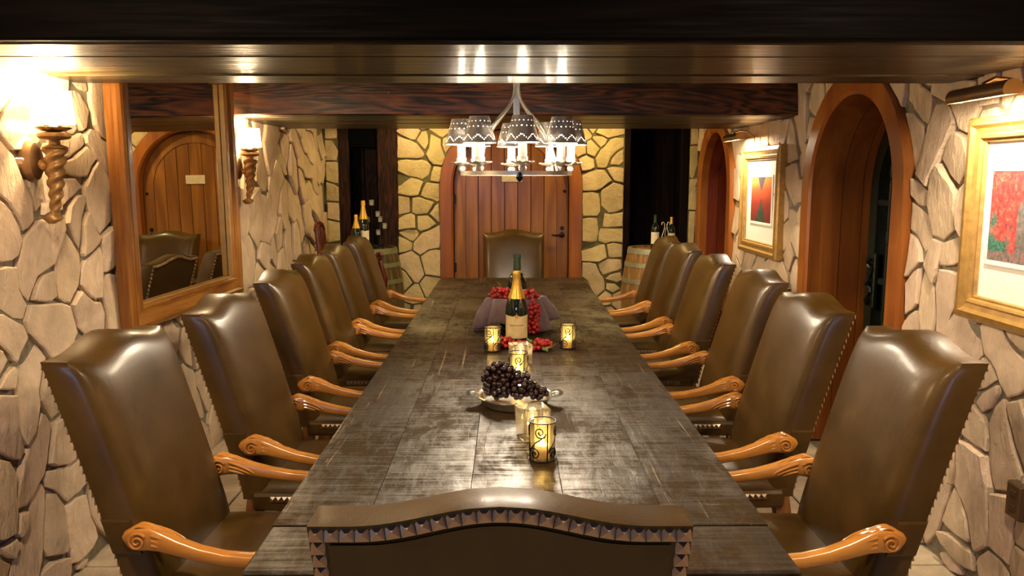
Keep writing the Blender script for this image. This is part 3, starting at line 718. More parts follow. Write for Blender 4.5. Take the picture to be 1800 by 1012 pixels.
def carving_meshes(s):
    res = []
    for side in (1, -1):
        mb = MB(); x = s * .281 + side * .0235
        pts = []; rr = []
        for k in range(34):
            t = k / 33; r = .026 * (1 - t * .85); a = .6 + 11.5 * t
            pts.append((x + side * (.003 + .004 * t), -.217 + r * math.cos(a), .608 + r * math.sin(a))); rr.append(.0038 - .0014 * t)
        mb.tube(pts, rr, 6)
        for (dy, dz, L, cu) in ((0, .015, .085, -.016), (0, .0, .07, -.012), (.0, -.013, .05, -.006)):
            pts = []; rr = []
            for k in range(9):
                t = k / 8; y = -.178 + L * t; z = .612 + dz * (1 - .5 * t) + cu * t * t - .016 * t
                pts.append((x - side * .004 * t + side * .002, y, z)); rr.append(.0048 * math.sin(PI * min(1, .25 + .75 * t)) ** .8 + .0008)
            mb.tube(pts, rr, 6)
        res.append(('volute', mb.mesh('volute', 'arm', 50)))
    mb = MB()
    for (dx, L, r0) in ((0, .105, .0062), (.012, .08, .005), (-.012, .08, .005)):
        pts = []; rr = []
        for k in range(11):
            t = k / 10; y = -.228 + L * t
            for i in range(len(ARM) - 1):
                if ARM[i][0] <= y <= ARM[i + 1][0]:
                    f = (y - ARM[i][0]) / (ARM[i + 1][0] - ARM[i][0]); zt = ARM[i][1] + f * (ARM[i + 1][1] - ARM[i][1]) + .5 * (ARM[i][3] + f * (ARM[i + 1][3] - ARM[i][3]))
            pts.append((s * .283 + dx * (1 - .3 * t), y, zt - .002 + .003 * math.sin(t * 9))); rr.append(r0 * (.35 + .65 * math.sin(PI * (.15 + .8 * t))))
        mb.tube(pts, rr, 7)
    res.append(('acanthus_leaf', mb.mesh('acanthus_leaf', 'arm', 50))); mb = MB()
    # knuckle leaf at the hand end
    for dx in (-.006, .006):
        mb.tube([(s * .296 + dx, .135 + .011 * k, .583 + .003 * math.sin(k * .7)) for k in range(8)], [.002, .004, .005, .004, .005, .004, .004, .002], 6)
    res.append(('knuckle_leaf', mb.mesh('knuckle_leaf', 'arm', 50)))
    return res
def post_mesh(s):
    P_ = [(.185, .555, .294), (.188, .53, .294), (.165, .50, .291), (.135, .465, .287), (.13, .43, .283), (.15, .395, .280), (.17, .365, .278)]
    rings = []
    for i, (y, z, x) in enumerate(P_):
        a, b = P_[max(0, i - 1)], P_[min(6, i + 1)]; t = Vector((0, b[0] - a[0], b[1] - a[1])).normalized(); nr = Vector((0, -t.z, t.y))
        rings.append([Vector((s * (x + .012) + .022 * math.copysign(abs(math.cos(q)) ** .6, math.cos(q)), y, z)) + nr * (.025 * math.copysign(abs(math.sin(q)) ** .6, math.sin(q))) for q in [2 * PI * k / 10 for k in range(10)]])
    return MB().loft(rings).mesh('arm_post', 'arm', 50)
def rail_mesh():
    mb = MB(); mb.bbox(-.278, .278, -.235, .276, .352, .42, .010); return mb.mesh('seat_rail', 'leather')
def taper(x0, y0, x1, y1, z1, a, b):
    return MB().loft([[(x0 - a, y0 - a, 0), (x0 + a, y0 - a, 0), (x0 + a, y0 + a, 0), (x0 - a, y0 + a, 0)], [(x1 - b, y1 - b, z1), (x1 + b, y1 - b, z1), (x1 + b, y1 + b, z1), (x1 - b, y1 + b, z1)]]).mesh('leg', 'leg')
def stile_mesh(s):
    # leather band wrapped round the back post where the arm enters
    mb = MB(); z0, z1 = .555, .655
    def sec(z, g):
        v = (z - ZB) / (ZT - ZB); w_ = BW * (1 - .035 * (1 - v)); y = lean(z); x0, x1 = sorted((s * (w_ - .004), s * (w_ + .0035 + g)))
        return [(x0, y - .047, z), (x1, y - .047, z), (x1, y + .034, z), (x0, y + .034, z)]
    mb.loft([sec(z0, 0), sec(z0 + .006, .002), sec(z1 - .006, .002), sec(z1, 0)]); return mb.mesh('arm_cuff', 'leather')
CH = [('backrest', back_mesh()), ('rear_panel', rear_panel_mesh()), ('seat', cushion_mesh()), ('seat_rail', rail_mesh())]
for s in (-1, 1):
    CH += [('arm', arm_mesh(s)), ('arm_post', post_mesh(s)), ('arm_cuff', stile_mesh(s)), ('leg', taper(s * .24, .235, s * .245, .24, .355, .021, .028)), ('leg', taper(s * .232, -.30, s * .235, -.222, .42, .022, .030))]
CARV = {s: carving_meshes(s) for s in (-1, 1)}
STRETCH = [MB().bbox(-.24, .24, .215, .25, .12, .155, .005).mesh('stretcher', 'leg'), MB().bbox(-.255, -.225, -.25, .22, .12, .155, .005).mesh('stretcher', 'leg'), MB().bbox(.225, .255, -.25, .22, .12, .155, .005).mesh('stretcher', 'leg')]
JB, JS = joined_studs(BSP), joined_studs(SSP)
def armchair(label, x, y, rz, detail=False):
    t = thing('leather_armchair', label, 'armchair', (x, y, 0), rz, 'leather armchairs around the long table')
    na = 0
    for nm, me in CH:
        o = link(nm, me, t)
        if nm == 'arm':
            for cn_, cm_ in CARV[(-1, 1)[na]]: link(cn_, cm_, o)
            na += 1
            o['label'] = 'honey-coloured carved wooden arm'
    for me in STRETCH: link('stretcher', me, t)
    if detail:
        for m in BSP:
            o = link('stud', stud, t); o.matrix_local = m
        o = link('stud_trim', JS, t); o['kind'] = 'stuff'
    else:
        for me in (JB, JS):
            o = link('stud_trim', me, t); o['kind'] = 'stuff'
    return t
OFF = .815
LY = [2.36, 3.12, 4.01, 4.83, 5.60, 6.41]; RY = [2.34, 3.14, 4.00, 4.82, 5.66, 6.38]
LROT = [-.03, -.02, .02, 0, .01, .0]; RROT = [.02, .02, -.01, .0, .02, 0]
order = ['nearest', 'second nearest', 'third nearest', 'fourth nearest', 'fifth nearest', 'farthest']
for k in range(6):
    armchair(f'brown leather armchair, {order[k]} on the mirror side of the table', TX - OFF - (.0, -.065, -.04, 0, .02, .02)[k], LY[k], -PI / 2 + LROT[k], k < 2)
    armchair(f'brown leather armchair, {order[k]} on the picture side of the table', TX + OFF + (-.03, -.04, .02, 0, .01, .02)[k], RY[k], PI / 2 + RROT[k], k < 2)
armchair('leather armchair seen from behind at the near table end with pyramid studs', -.012, 1.54, 0, True)
armchair('leather armchair at the far table end in front of the arched door', at(903, 440, 'y', 7.1).x, 6.74, PI, False)
# ------------------------------------------------------------------ mirror
def frame_rails(parent, w_, h, prof, mat, axis='x', names=('frame_rail',) * 4):
    """four mitred mouldings; profile = (inset, height) pairs from outer to inner edge; local x across, z up, y towards the wall (front is -y)"""
    for k in range(4):
        mb = MB(); rings = []
        for e in (0, 1):
            r = []
            for (i, d) in prof:
                x0, z0 = w_ / 2 - i, h / 2 - i
                cs = [(-x0, -z0), (x0, -z0), (x0, z0), (-x0, z0)]; c = cs[(k + e) % 4]; r.append((c[0], -d, c[1]))
            rings.append(r)
        mb.loft(rings).build(names[k], mat if isinstance(mat, str) else mat[k % 2], parent)
mw, mh = 1.29, 1.33
mirror_yaw, mirror_tilt = math.radians(-2.7), math.radians(0.4)
mi = thing('wall_mirror', 'large wood-framed mirror hanging on the left stone wall between two sconces', 'mirror', (XL + .08, 4.135, 1.57))
mi.rotation_euler = Euler((-mirror_tilt, 0, PI / 2 + mirror_yaw), 'XYZ')
frame_rails(mi, mw, mh, [(0, -.02), (0, .035), (.012, .048), (.03, .050), (.040, .040), (.075, .034), (.098, .040), (.108, .030), (.108, -.02)], ('mirror_frame_x', 'mirror_frame'))
MB().box(-mw / 2 + .10, mw / 2 - .10, .0, .006, -mh / 2 + .10, mh / 2 - .10).build('mirror_glass', 'mirror', mi)
for k, (a, b, c, d) in enumerate([(-mw / 2 + .108, mw / 2 - .108, -mh / 2 + .108, -mh / 2 + .116), (-mw / 2 + .108, mw / 2 - .108, mh / 2 - .116, mh / 2 - .108), (-mw / 2 + .108, -mw / 2 + .116, -mh / 2 + .116, mh / 2 - .116), (mw / 2 - .116, mw / 2 - .108, -mh / 2 + .116, mh / 2 - .116)]):
    MB().bbox(a, b, -.030, -.002, c, d, .002).build('gilt_slip', 'mirror_gilt', mi)
# ------------------------------------------------------------------ pictures
def picture(label, y, z, w_, h, art, aw, ah, az, txt):
    t = thing('framed_picture', label, 'picture', (XR - .055, y, z), -PI / 2, 'gilt framed pictures on the right wall')
    frame_rails(t, w_, h, [(0, -.055), (0, .004), (.008, .016), (.030, .020), (.042, .006), (.060, .002), (.068, .010), (.078, .008), (.082, -.004), (.090, -.004), (.094, -.012), (.094, -.03)], 'gilt')
    MB().box(-w_ / 2 + .09, w_ / 2 - .09, .018, .024, -h / 2 + .09, h / 2 - .09).build('mount', 'mat', t)
    e = .016
    for a, b, c, d in ((-aw / 2 - e, aw / 2 + e, -ah / 2 - e, -ah / 2), (-aw / 2 - e, aw / 2 + e, ah / 2, ah / 2 + e), (-aw / 2 - e, -aw / 2, -ah / 2, ah / 2), (aw / 2, aw / 2 + e, -ah / 2, ah / 2)):
        MB().box(a, b, .013, .019, c + az, d + az).build('mount_bevel', 'mat_edge', t)
    o = MB().box(-aw / 2, aw / 2, .0145, .018, -ah / 2, ah / 2).build('print', art, t, 0, (0, 0, az)); o['label'] = txt
    return t
def picture_light(label, y, z, L, zl):
    t = thing('picture_light', label, 'picture light', (XR - .19, y, z), -PI / 2, 'brass picture lights')
    mb = MB(); n = 14; rings = []
    for x in (-L / 2, L / 2):
        rings.append([(x, .034 * math.cos(q), .034 * math.sin(q)) for q in [PI * (-.12) + PI * 1.3 * k / n for k in range(n + 1)]] + [(x, .030 * math.cos(q), .030 * math.sin(q)) for q in [PI * (-.12) + PI * 1.3 * k / n for k in range(n, -1, -1)]])
    mb.loft(rings).build('hood', 'brass', t, 40)
    for x in (-L / 2 - .003, L / 2): MB().prism([(.034 * math.cos(q), .034 * math.sin(q)) for q in [PI * (-.12) + PI * 1.3 * k / n for k in range(n + 1)]], x, x + .003, lambda a, b, h: (h, a, b)).build('end_cap', 'brass_lit', t)
    MB().tube([(0, .0, .034), (0, .04, .055), (0, .10, .05), (0, .15, .01), (0, .155, -.03)], .007).build('arm', 'brass', t, 40)
    MB().tube([(-L / 2 + .02, 0, .004), (L / 2 - .02, 0, .004)], .011).build('tube_bulb', 'bulb', t, 40)
    d = lamp('picture_lamp', 'AREA', P_PICTURE, CREAM, (0, .0, -.012), t, L * .9, (math.radians(28), 0, 0), shape='RECTANGLE', size_y=.03)
    return t
PZ = 1.435
picture('gilt framed print of red foliage round a stone doorway, nearest on the right wall', 2.655, PZ, .86, .76, 'art_red', .58, .325, .018, 'print of red leaves around a grey arched doorway')
picture('gilt framed print of an orange avenue between the two arched doorways', 5.64, PZ - .005, .86, .76, 'art_sunset', .45, .315, .01, 'print of dark green trees under an orange sky')
picture_light('brown brass lamp hood over the red foliage picture', 2.80, 1.875, .34, 0)
picture_light('brown brass lamp hood over the orange avenue picture', 5.86, 1.875, .34, 0)
# ------------------------------------------------------------------ wall sconces
def sconce(label, y, z=1.75):
    t = thing('wall_sconce', label, 'sconce', (XL + .03, y, z), 0, 'carved horn sconces on the left wall')
    MB().lathe([(0, .035), (.03, .03), (.042, .02), (.042, .012), (.046, 0), (.046, -.02)], 20, Matrix.Translation((0, 0, -.10)) @ Matrix.Diagonal((1, 1, 1.6, 1)) @ Matrix.Rotation(PI / 2, 4, 'Y')).build('back_plate', 'brass', t, 40)
    MB().tube([(.02, 0, -.10), (.045, 0, -.12), (.07, 0, -.10), (.088, 0, -.05), (.09, 0, -.03)], [.016, .016, .015, .013, .012]).build('arm', 'bronze', t, 40)
    # twisted horn hanging below the cup
    rings = []; n = 16; N = 96
    for k in range(N + 1):
        u = k / N; zz = -.055 - .27 * u; r = .034 * (1 - u) ** .85 * .85 + .009; x = .090 - .035 * u + .02 * math.sin(u * 3.0) * u
        if u > .86: r = .014 + .016 * math.sin((u - .86) / .14 * PI) * 1.0
        rings.append([(x + r * (1 + .16 * math.sin(2 * q + u * 42)) * math.cos(q), r * (1 + .16 * math.sin(2 * q + u * 42)) * math.sin(q), zz) for q in [2 * PI * j / n for j in range(n)]])
    MB().loft(rings).build('horn', 'bronze', t, 60)
    MB().lathe([(.014, -.06), (.045, -.052), (.040, -.047), (.020, -.040), (.018, -.025), (.048, -.02), (.056, -.012), (.054, -.002), (.030, .004), (.0, .004)], 20, Matrix.Translation((.090, 0, 0))).build('cup', 'bronze', t, 40)
    rg = []
    for (r, zz, wv) in ((.012, .004, 0), (.035, .008, .003), (.052, .018, .007), (.054, .021, .007), (.034, .012, .003), (.012, .008, 0)):
        rg.append([(.090 + (r + wv * math.cos(9 * q)) * math.cos(q), (r + wv * math.cos(9 * q)) * math.sin(q), zz) for q in [2 * PI * j / 36 for j in range(36)]])
    MB().loft(rg).build('drip_pan', 'brass', t, 40)
    MB().lathe([(.013, .008), (.013, .075), (0, .075)], 14, Matrix.Translation((.090, 0, 0))).build('candle_sleeve', 'sleeve', t, 40)
    MB().lathe([(0, .075), (.010, .08), (.014, .10), (.008, .12), (0, .13)], 12, Matrix.Translation((.090, 0, 0))).build('bulb', 'bulb', t, 40)
    z0, z1 = .034, .150
    sh = MB().lathe([(.072, z0), (.064, z1), (.0625, z1), (.0705, z0), (.072, z0)], 28, Matrix.Translation((.090, 0, 0)), cap=False).build('shade', 'shade_glow', t, 40); sh['label'] = 'glowing parchment drum shade'
    lamp('sconce_lamp', 'POINT', P_SCONCE, WARM, (.090, 0, .158), t, .05)
    lamp('sconce_lamp', 'POINT', P_SCONCE * .35, WARM, (.090, 0, .028), t, .03)
    return t
sconce('carved horn sconce with lit shade, nearest on the left wall beside the mirror frame', 2.93)
sconce('carved horn sconce with lit shade on the left wall just beyond the mirror', 5.13)
# ------------------------------------------------------------------ chandelier
CY = 4.25; CR = .29
ch = thing('chandelier', 'pewter ring chandelier with eight punched tin shades over the table', 'chandelier', (at(908, 250, 'y', CY).x, CY, 0))
zr = at(908, 304, 'y', CY - CR).z
rg = [[((CR + a) * math.sin(q), -(CR + a) * math.cos(q), zr + b) for a, b in ((-.005, -.011), (.005, -.011), (.005, .011), (-.005, .011))] for q in [2 * PI * k / 48 for k in range(48)]]
mb = MB(); mb.loft(rg + [rg[0]], cap=False); mb.build('ring', 'chrome', ch, 40)
MB().bbox(-.017, .017, -.007, .007, 1.885, ZC - .02, .003).build('stem', 'chrome', ch)
MB().lathe([(0, ZC - .035), (.055, ZC - .03), (.06, ZC - .012), (.06, ZC)], 20).build('canopy', 'chrome', ch, 40)
MB().lathe([(0, zr - .045), (.012, zr - .035), (.020, zr - .018), (.012, zr - .004), (.010, zr + .004)], 12, Matrix.Translation((.012, -CR, 0))).build('finial', 'iron', ch, 40)
for k in range(4):
    q = PI / 4 + k * PI / 2; pts = []
    for t_ in [j / 14 for j in range(15)]:
        r = .012 + (CR - .012) * (t_ ** 1.25); zz = 2.06 - (2.06 - zr) * (t_ ** .62 * .55 + t_ ** 6 * .45)
        pts.append((r * math.sin(q), -r * math.cos(q), zz))
    MB().tube(pts, .0075, 6).build('arm', 'chrome', ch, 40)
def shade_mesh():
    """punched tin cone: cells of the grid left open are the punched holes"""
    nc, nr = 112, 34; r0, r1, h = .082, .050, .128; V = []; F = []
    for j in range(nr + 1):
        t = j / nr; r = r0 + (r1 - r0) * t
        for i in range(nc): a = 2 * PI * i / nc; V.append((r * math.cos(a), r * math.sin(a), h * t))
    holes = set()
    for i in range(0, nc, 2):
        z = i % 14; z = z if z <= 7 else 14 - z
        holes.add((i, 3 + z))
    for i in range(0, nc, 14): holes.add((i, 20)); holes.add((i + 7, 20)); holes.add((i + 3, 27)); holes.add((i + 10, 27))
    for i in range(nc):
        for j in range(nr):
            if (i, j) in holes: continue
            a, b = j * nc + i, j * nc + (i + 1) % nc; F.append((a, b, b + nc, a + nc))
    # rolled rims
    mb = MB().add(V, F)
    m = mb.mesh('shade', 'tin', 40); return m
SH = shade_mesh()
RIM = MB().tube([(.082 * math.cos(2 * PI * k / 32), .082 * math.sin(2 * PI * k / 32), 0) for k in range(32)], .0018, 6, closed=True).mesh('shade_rim', 'chrome', 40)
SLV = MB().lathe([(.0215, 0), (.0215, .078), (.019, .080), (0, .080)], 16).mesh('candle_sleeve', 'sleeve', 40)
SOCK = MB().lathe([(.024, -.006), (.026, 0), (.026, .024), (.0222, .024)], 16).mesh('socket', 'chrome', 40)
BULB = MB().lathe([(0, 0), (.012, .008), (.020, .03), (.013, .055), (0, .075)], 14).mesh('bulb', 'bulb', 40)
rg = []
for (r, zz, wv) in ((.010, -.004, 0), (.034, .000, .002), (.056, .010, .006), (.057, .013, .006), (.034, .004, .002), (.010, .0, 0)):
    rg.append([((r + wv * math.cos(9 * q)) * math.cos(q), (r + wv * math.cos(9 * q)) * math.sin(q), zz + wv * .5 * math.sin(9 * q)) for q in [2 * PI * j / 36 for j in range(36)]])
PAN = MB().loft(rg).mesh('drip_pan', 'chrome', 50)
KNOB = MB().lathe([(.006, -.030), (.016, -.026), (.021, -.015), (.016, -.004), (.008, 0)], 14).mesh('knob', 'chrome', 40)
for k in range(8):
    q = 2 * PI * k / 8 + .09; c_ = Vector((CR * math.sin(q), -CR * math.cos(q), zr + .044))
    link('knob', KNOB, ch, c_ + Vector((0, 0, -.004))); link('drip_pan', PAN, ch, c_); link('socket', SOCK, ch, c_ + Vector((0, 0, .012)))
    sl2 = link('candle_sleeve', SLV, ch, c_ + Vector((0, 0, .03))); link('bulb', BULB, ch, c_ + Vector((0, 0, .128)))
    so = link('lamp_shade', SH, ch, c_ + Vector((0, 0, .106)), (0, 0, q + .2)); link('shade_rim', RIM, so)
    lamp('chandelier_lamp', 'POINT', P_BULB, CREAM, c_ + Vector((0, 0, .118)), ch, .018)
# ------------------------------------------------------------------ added ceiling fill lights, unseen above the beams, to brighten the room
def fill_light(label, x, y, power, col, z=ZC):
    t = thing('added_fill_light', label, 'added fill light', (x, y, z))
    MB().lathe([(.06, -.012), (.085, -.012), (.09, 0), (.06, 0), (.06, -.012)], 24, cap=False).build('trim_ring', 'brass', t, 40)
    MB().lathe([(0, -.004), (.058, -.004), (.058, 0)], 20).build('lens', 'bulb', t, 40)
    lamp('fill_lamp', 'AREA', power, col, (0, 0, -.016), t, .11, shape='DISK')
fill_light('added ceiling fill light beyond the far beam, left of the arched door', -.75, 7.1, P_REAR_FILL, GOLD)  # added pair, lights the far wall from above
fill_light('added ceiling fill light beyond the far beam, right of the arched door', .80, 7.1, P_REAR_FILL, GOLD)
fill_light('added ceiling fill light behind the near beam on the mirror side', -1.0, 1.55, P_FRONT_FILL, (1.0, .79, .52))  # added pair, brightens the lower side walls near the camera
fill_light('added ceiling fill light behind the near beam on the picture side', 1.0, 1.55, P_FRONT_FILL, (1.0, .79, .52))
# ------------------------------------------------------------------ bottles
def bottle(label, x, y, z, r, h, kind, cat='bottle', group=None, lab=None, seal=False):
    t = thing('champagne_bottle' if kind == 'champagne' else 'wine_bottle', label, cat, (x, y, z), 0, group); k = r
    if kind == 'champagne': prof = [(0, .004), (.8 * k, 0), (k, .02 * h), (k, .44 * h), (.95 * k, .53 * h), (.74 * k, .64 * h), (.46 * k, .76 * h), (.32 * k, .88 * h), (.30 * k, .985 * h), (0, .985 * h)]
    else: prof = [(0, .004), (.9 * k, 0), (k, .015 * h), (k, .60 * h), (.93 * k, .66 * h), (.60 * k, .725 * h), (.38 * k, .77 * h), (.35 * k, .97 * h), (.40 * k, .972 * h), (.40 * k, .99 * h), (0, .99 * h)]
    MB().lathe(prof, 28).build('glass_body', 'glass_dark', t, 45)
    if kind == 'champagne':
        f = MB().lathe([(.78 * k, .625 * h), (.70 * k, .665 * h), (.475 * k, .76 * h), (.345 * k, .87 * h), (.335 * k, .90 * h), (.39 * k, .905 * h), (.385 * k, .935 * h), (.35 * k, .94 * h), (.37 * k, .975 * h), (.30 * k, h), (0, h)], 28).build('foil', 'foil_gold', t, 45)
    else:
        f = MB().lathe([(.385 * k, .78 * h), (.36 * k, .955 * h), (.41 * k, .96 * h), (.41 * k, .995 * h), (0, h)], 24).build('capsule', 'foil_green' if lab != 'gold' else 'foil_gold', t, 45)
    if lab:
        z0, z1 = (.08 * h, .40 * h) if kind == 'champagne' else (.16 * h, .50 * h); n = 18; V = []; F = []
        for j in range(n + 1):
            a = -PI / 2 - 1.25 + 2.5 * j / n; u = abs(2 * j / n - 1)
            zt = z1 + (.022 * h * max(0, 1 - (u / .22) ** 2) - .018 * h * (1 - u) if kind == 'champagne' else 0)
            V += [(k * 1.008 * math.cos(a), k * 1.008 * math.sin(a), z0), (k * 1.008 * math.cos(a), k * 1.008 * math.sin(a), zt), (k * .99 * math.cos(a), k * .99 * math.sin(a), z0), (k * .99 * math.cos(a), k * .99 * math.sin(a), zt)]
        for j in range(n):
            o = 4 * j; F += [(o, o + 4, o + 5, o + 1), (o + 2, o + 3, o + 7, o + 6), (o, o + 2, o + 6, o + 4), (o + 1, o + 5, o + 7, o + 3)]
        lb = MB().add(V, F).build('label', 'label' if lab != 'pale' else 'label_pale', t, 50)
        if seal:
            def pt(a, zz, d=1.014): return (k * d * math.cos(a), k * d * math.sin(a), zz)
            MB().prism([(.085 * math.cos(q) * 1.9, .385 * h + .028 * h * math.sin(q)) for q in [2 * PI * j / 14 for j in range(14)]], 1.009, 1.016, lambda a, b, d: pt(-PI / 2 + a, b, d)).build('crest', 'seal', lb)
            mb = MB(); rr = random.Random(5); a = -.62       # the faint illegible line of lettering
            while a < .62:
                wd = rr.uniform(.025, .05); hh = rr.uniform(.010, .017) * h
                mb.prism([(a, .255 * h), (a + wd, .255 * h), (a + wd, .255 * h + hh), (a, .255 * h + hh)], 1.008, 1.0105, lambda a, b, d: pt(-PI / 2 + a, b, d)); a += wd + .022
            o = mb.build('lettering', 'ink', lb); o['kind'] = 'stuff'
            MB().prism([(-.22, .21 * h), (.22, .21 * h), (.22, .216 * h), (-.22, .216 * h)], 1.008, 1.010, lambda a, b, d: pt(-PI / 2 + a, b, d)).build('label_rule', 'ink', lb)
    return t
p1 = at(908, 601, 'z', TZ); p2 = at(909, 566, 'z', TZ)
bt = bottle('gold-topped magnum of champagne with cream label on the table', p1.x, p1.y, TZ, .0575, .366, 'champagne', lab='cream', seal=True)
bottle('dark green wine bottle standing behind the gold-topped magnum', p2.x, p2.y, TZ, .056, .395, 'wine', lab='pale')
# ------------------------------------------------------------------ bowl, napkin and grapes
bc = at(906, 585, 'z', TZ) + Vector((0, .13, 0))
BZ = 1.32
bw = thing('serving_bowl', 'dark bowl hidden under the plum napkin between the bottles', 'bowl', (bc.x, bc.y, TZ))
MB().lathe([(0, .012), (.05, .012), (.10, .05), (.12, .155), (.125, .155), (.108, .045), (.06, 0), (0, 0)], 28).build('bowl_shell', 'bowl', bw, 45)
nk = thing('cloth_napkin', 'plum-grey cloth napkin draped over the bowl of red grapes', 'napkin', (bc.x, bc.y, TZ))
V = []; F = []; NA, NR = 84, 16
for j in range(NR + 1):
    t = j / NR
    for i in range(NA):
        a = 2 * PI * i / NA; ext = 1 + .20 * math.cos(2 * a) + .10 * math.sin(5 * a + .6) + .06 * math.sin(3 * a)
        fold = math.sin(6 * a + .5 + .8 * math.sin(2 * a)) * .65 + math.sin(11 * a + 1.9) * .35
        if t < .45: u = t / .45; r = .05 + .088 * u; z = .082 + .05 * u ** 2
        else:
            u = (t - .45) / .55; r = .138 + (.062 * ext) * math.sin(u * PI / 2) + .046 * fold * u ** .8; z = .132 + .014 * math.sin(min(1, u * 3) * PI) - (.108 + .0 * ext) * u ** 1.3 * min(1.08, .82 + .3 * ext * .5) + .022 * fold * u * (1 - u) + .018 * math.sin(3 * a + 1.2) * u
        V.append((r * math.cos(a) * 1.0, r * math.sin(a) * (.72 if math.sin(a) > 0 else 1), max(.006, z * BZ)))
for j in range(NR):
    for i in range(NA): a = j * NA + i; b = j * NA + (i + 1) % NA; F.append((a, b, b + NA, a + NA))
nko = MB().add(V, F).build('draped_cloth', 'cloth', nk, 70); sm = nko.modifiers.new('thick', 'SOLIDIFY'); sm.thickness = .004
cn = at(845, 579, 'z', TZ) - Vector((bc.x, bc.y, TZ))
MB().loft([[(cn.x - .035, cn.y - .02, .001), (cn.x + .04, cn.y - .022, .001), (cn.x + .042, cn.y + .015, .001), (cn.x - .03, cn.y + .012, .001)], [(cn.x - .035, cn.y - .02, .006), (cn.x + .04, cn.y - .022, .008), (cn.x + .042, cn.y + .015, .008), (cn.x - .03, cn.y + .012, .006)]]).build('napkin_corner', 'cloth', nk)
def ico(name, r, mat):
    bm = bmesh.new(); bmesh.ops.create_icosphere(bm, subdivisions=2, radius=r); m = bpy.data.meshes.new(name); bm.to_mesh(m); bm.free()
    m.materials.append(M[mat]); m.polygons.foreach_set('use_smooth', [True] * len(m.polygons)); return m
GR, GB = ico('grape', .0118, 'grape_red'), ico('grape', .0112, 'grape_black')
def bunch(label, base, blobs, mesh, rad, group, floor_z=0.0, seed=1, leaves=(), stem=None):
    """blobs: centre, radii, count in coordinates about base"""
    t = thing('grape_bunch', label, 'grapes', base, 0, group); rr = random.Random(seed); pts = []
    for c, rd, n in blobs:
        got = tries = 0
        while got < n and tries < 6000:
            tries += 1
            d = Vector((rr.gauss(0, 1), rr.gauss(0, 1), rr.gauss(0, 1))).normalized() * rr.uniform(.62, 1.0)
            p = Vector(c) + Vector((d.x * rd[0], d.y * rd[1], d.z * rd[2]))
            if p.z < floor_z + rad * 1.14: p.z = floor_z + rad * 1.14 + rr.uniform(0, .002)
            if all((p - q).length > rad * 1.62 for q in pts): pts.append(p); got += 1
    for p in pts:
        o = link('grape', mesh, t, p, (rr.uniform(0, 3), rr.uniform(0, 3), 0)); o.scale = (1, 1, rr.uniform(1.0, 1.12))
    if stem: MB().tube(stem, .0028, 6).build('stem', 'stem', t, 40)
    for (c, sz, rz, tilt) in leaves:
        out = []
        for k in range(20):
            a = 2 * PI * k / 20; r = sz * (.75 + .25 * math.cos(5 * a)) * (1.25 if k == 0 else 1)
            out.append((r * math.cos(a), r * math.sin(a), .006 * math.cos(2 * a)))
        V = [(0, 0, .004)] + out; F = [(0, k + 1, (k + 1) % 20 + 1) for k in range(20)]
        lo = MB().add(V, F).build('leaf', 'leaf', t, 40, c); lo.rotation_euler = (tilt, 0, rz); sm_ = lo.modifiers.new('thick', 'SOLIDIFY'); sm_.thickness = .0015
    return t
G1 = 'red grapes round the champagne'
bunch('red grape bunch heaped on top of the napkin left of the bottles', (bc.x, bc.y, TZ), [((-.070, -.02, .195), (.078, .06, .040), 50)], GR, .0118, G1, .14, 2, stem=[(-.07, .0, .21), (-.085, .02, .245), (-.10, .02, .255)])
bunch('long red grape bunch hanging down the napkin right of the champagne', (bc.x, bc.y, TZ), [((.078, -.085, .195), (.048, .045, .034), 30), ((.098, -.165, .125), (.032, .036, .060), 32), ((.100, -.185, .045), (.030, .034, .045), 22)], GR, .0118, G1, 0, 3)
rb = at(922, 612, 'z', TZ)
bunch('red grape bunch lying on the table in front of the champagne label', (rb.x, rb.y, TZ), [((-.095, .01, .025), (.04, .03, .030), 20), ((-.03, -.012, .018), (.06, .028, .020), 26), ((.085, -.03, .02), (.05, .045, .032), 32), ((.06, -.06, .014), (.03, .02, .012), 8)], GR, .0118, G1, 0, 4,
      leaves=[((.025, -.045, .042), .030, 1.3, 1.0), ((.10, -.085, .018), .024, .2, .35), ((-.105, -.005, .05), .022, 2.0, .5)], stem=[(.10, -.07, .02), (.125, -.085, .022), (.15, -.06, .035)])
sg2 = at(846, 570, 'z', TZ)
bunch('two loose red grapes on the table left of the napkin', (sg2.x, sg2.y, TZ), [((0, 0, .012), (.01, .012, .004), 2), ((.0, .0, .028), (.008, .008, .004), 1)], GR, .0118, G1, 0, 5)
# ------------------------------------------------------------------ silver dish and black grapes
tc = at(905, 717, 'z', TZ) + Vector((0, .05, 0))
ds = thing('silver_dish', 'round silver dish with clear glass liner holding black grapes', 'dish', (tc.x, tc.y, TZ))
MB().lathe([(0, .004), (.10, .004), (.108, .0), (.120, .008), (.130, .030), (.141, .036), (.142, .040), (.128, .037), (.116, .016), (.09, .012), (0, .012)], 40).build('dish_body', 'silver', ds, 40)
for s in (-1, 1):
    MB().loft([[(s * x - 0, w_ * math.cos(q), zz + .006 * math.sin(q)) for q in [2 * PI * j / 12 for j in range(12)]] for x, w_, zz in ((.132, .040, .037), (.150, .050, .043), (.168, .040, .046), (.178, .014, .045))]).build('glass_handle', 'smoky', ds, 50)
bunch('black grapes heaped in the silver dish', (tc.x, tc.y, TZ), [((-.055, .01, .090), (.062, .055, .066), 110), ((.020, .0, .072), (.045, .05, .048), 66), ((.078, -.005, .050), (.042, .042, .024), 38)], GB, .0112, None, .014, 6)
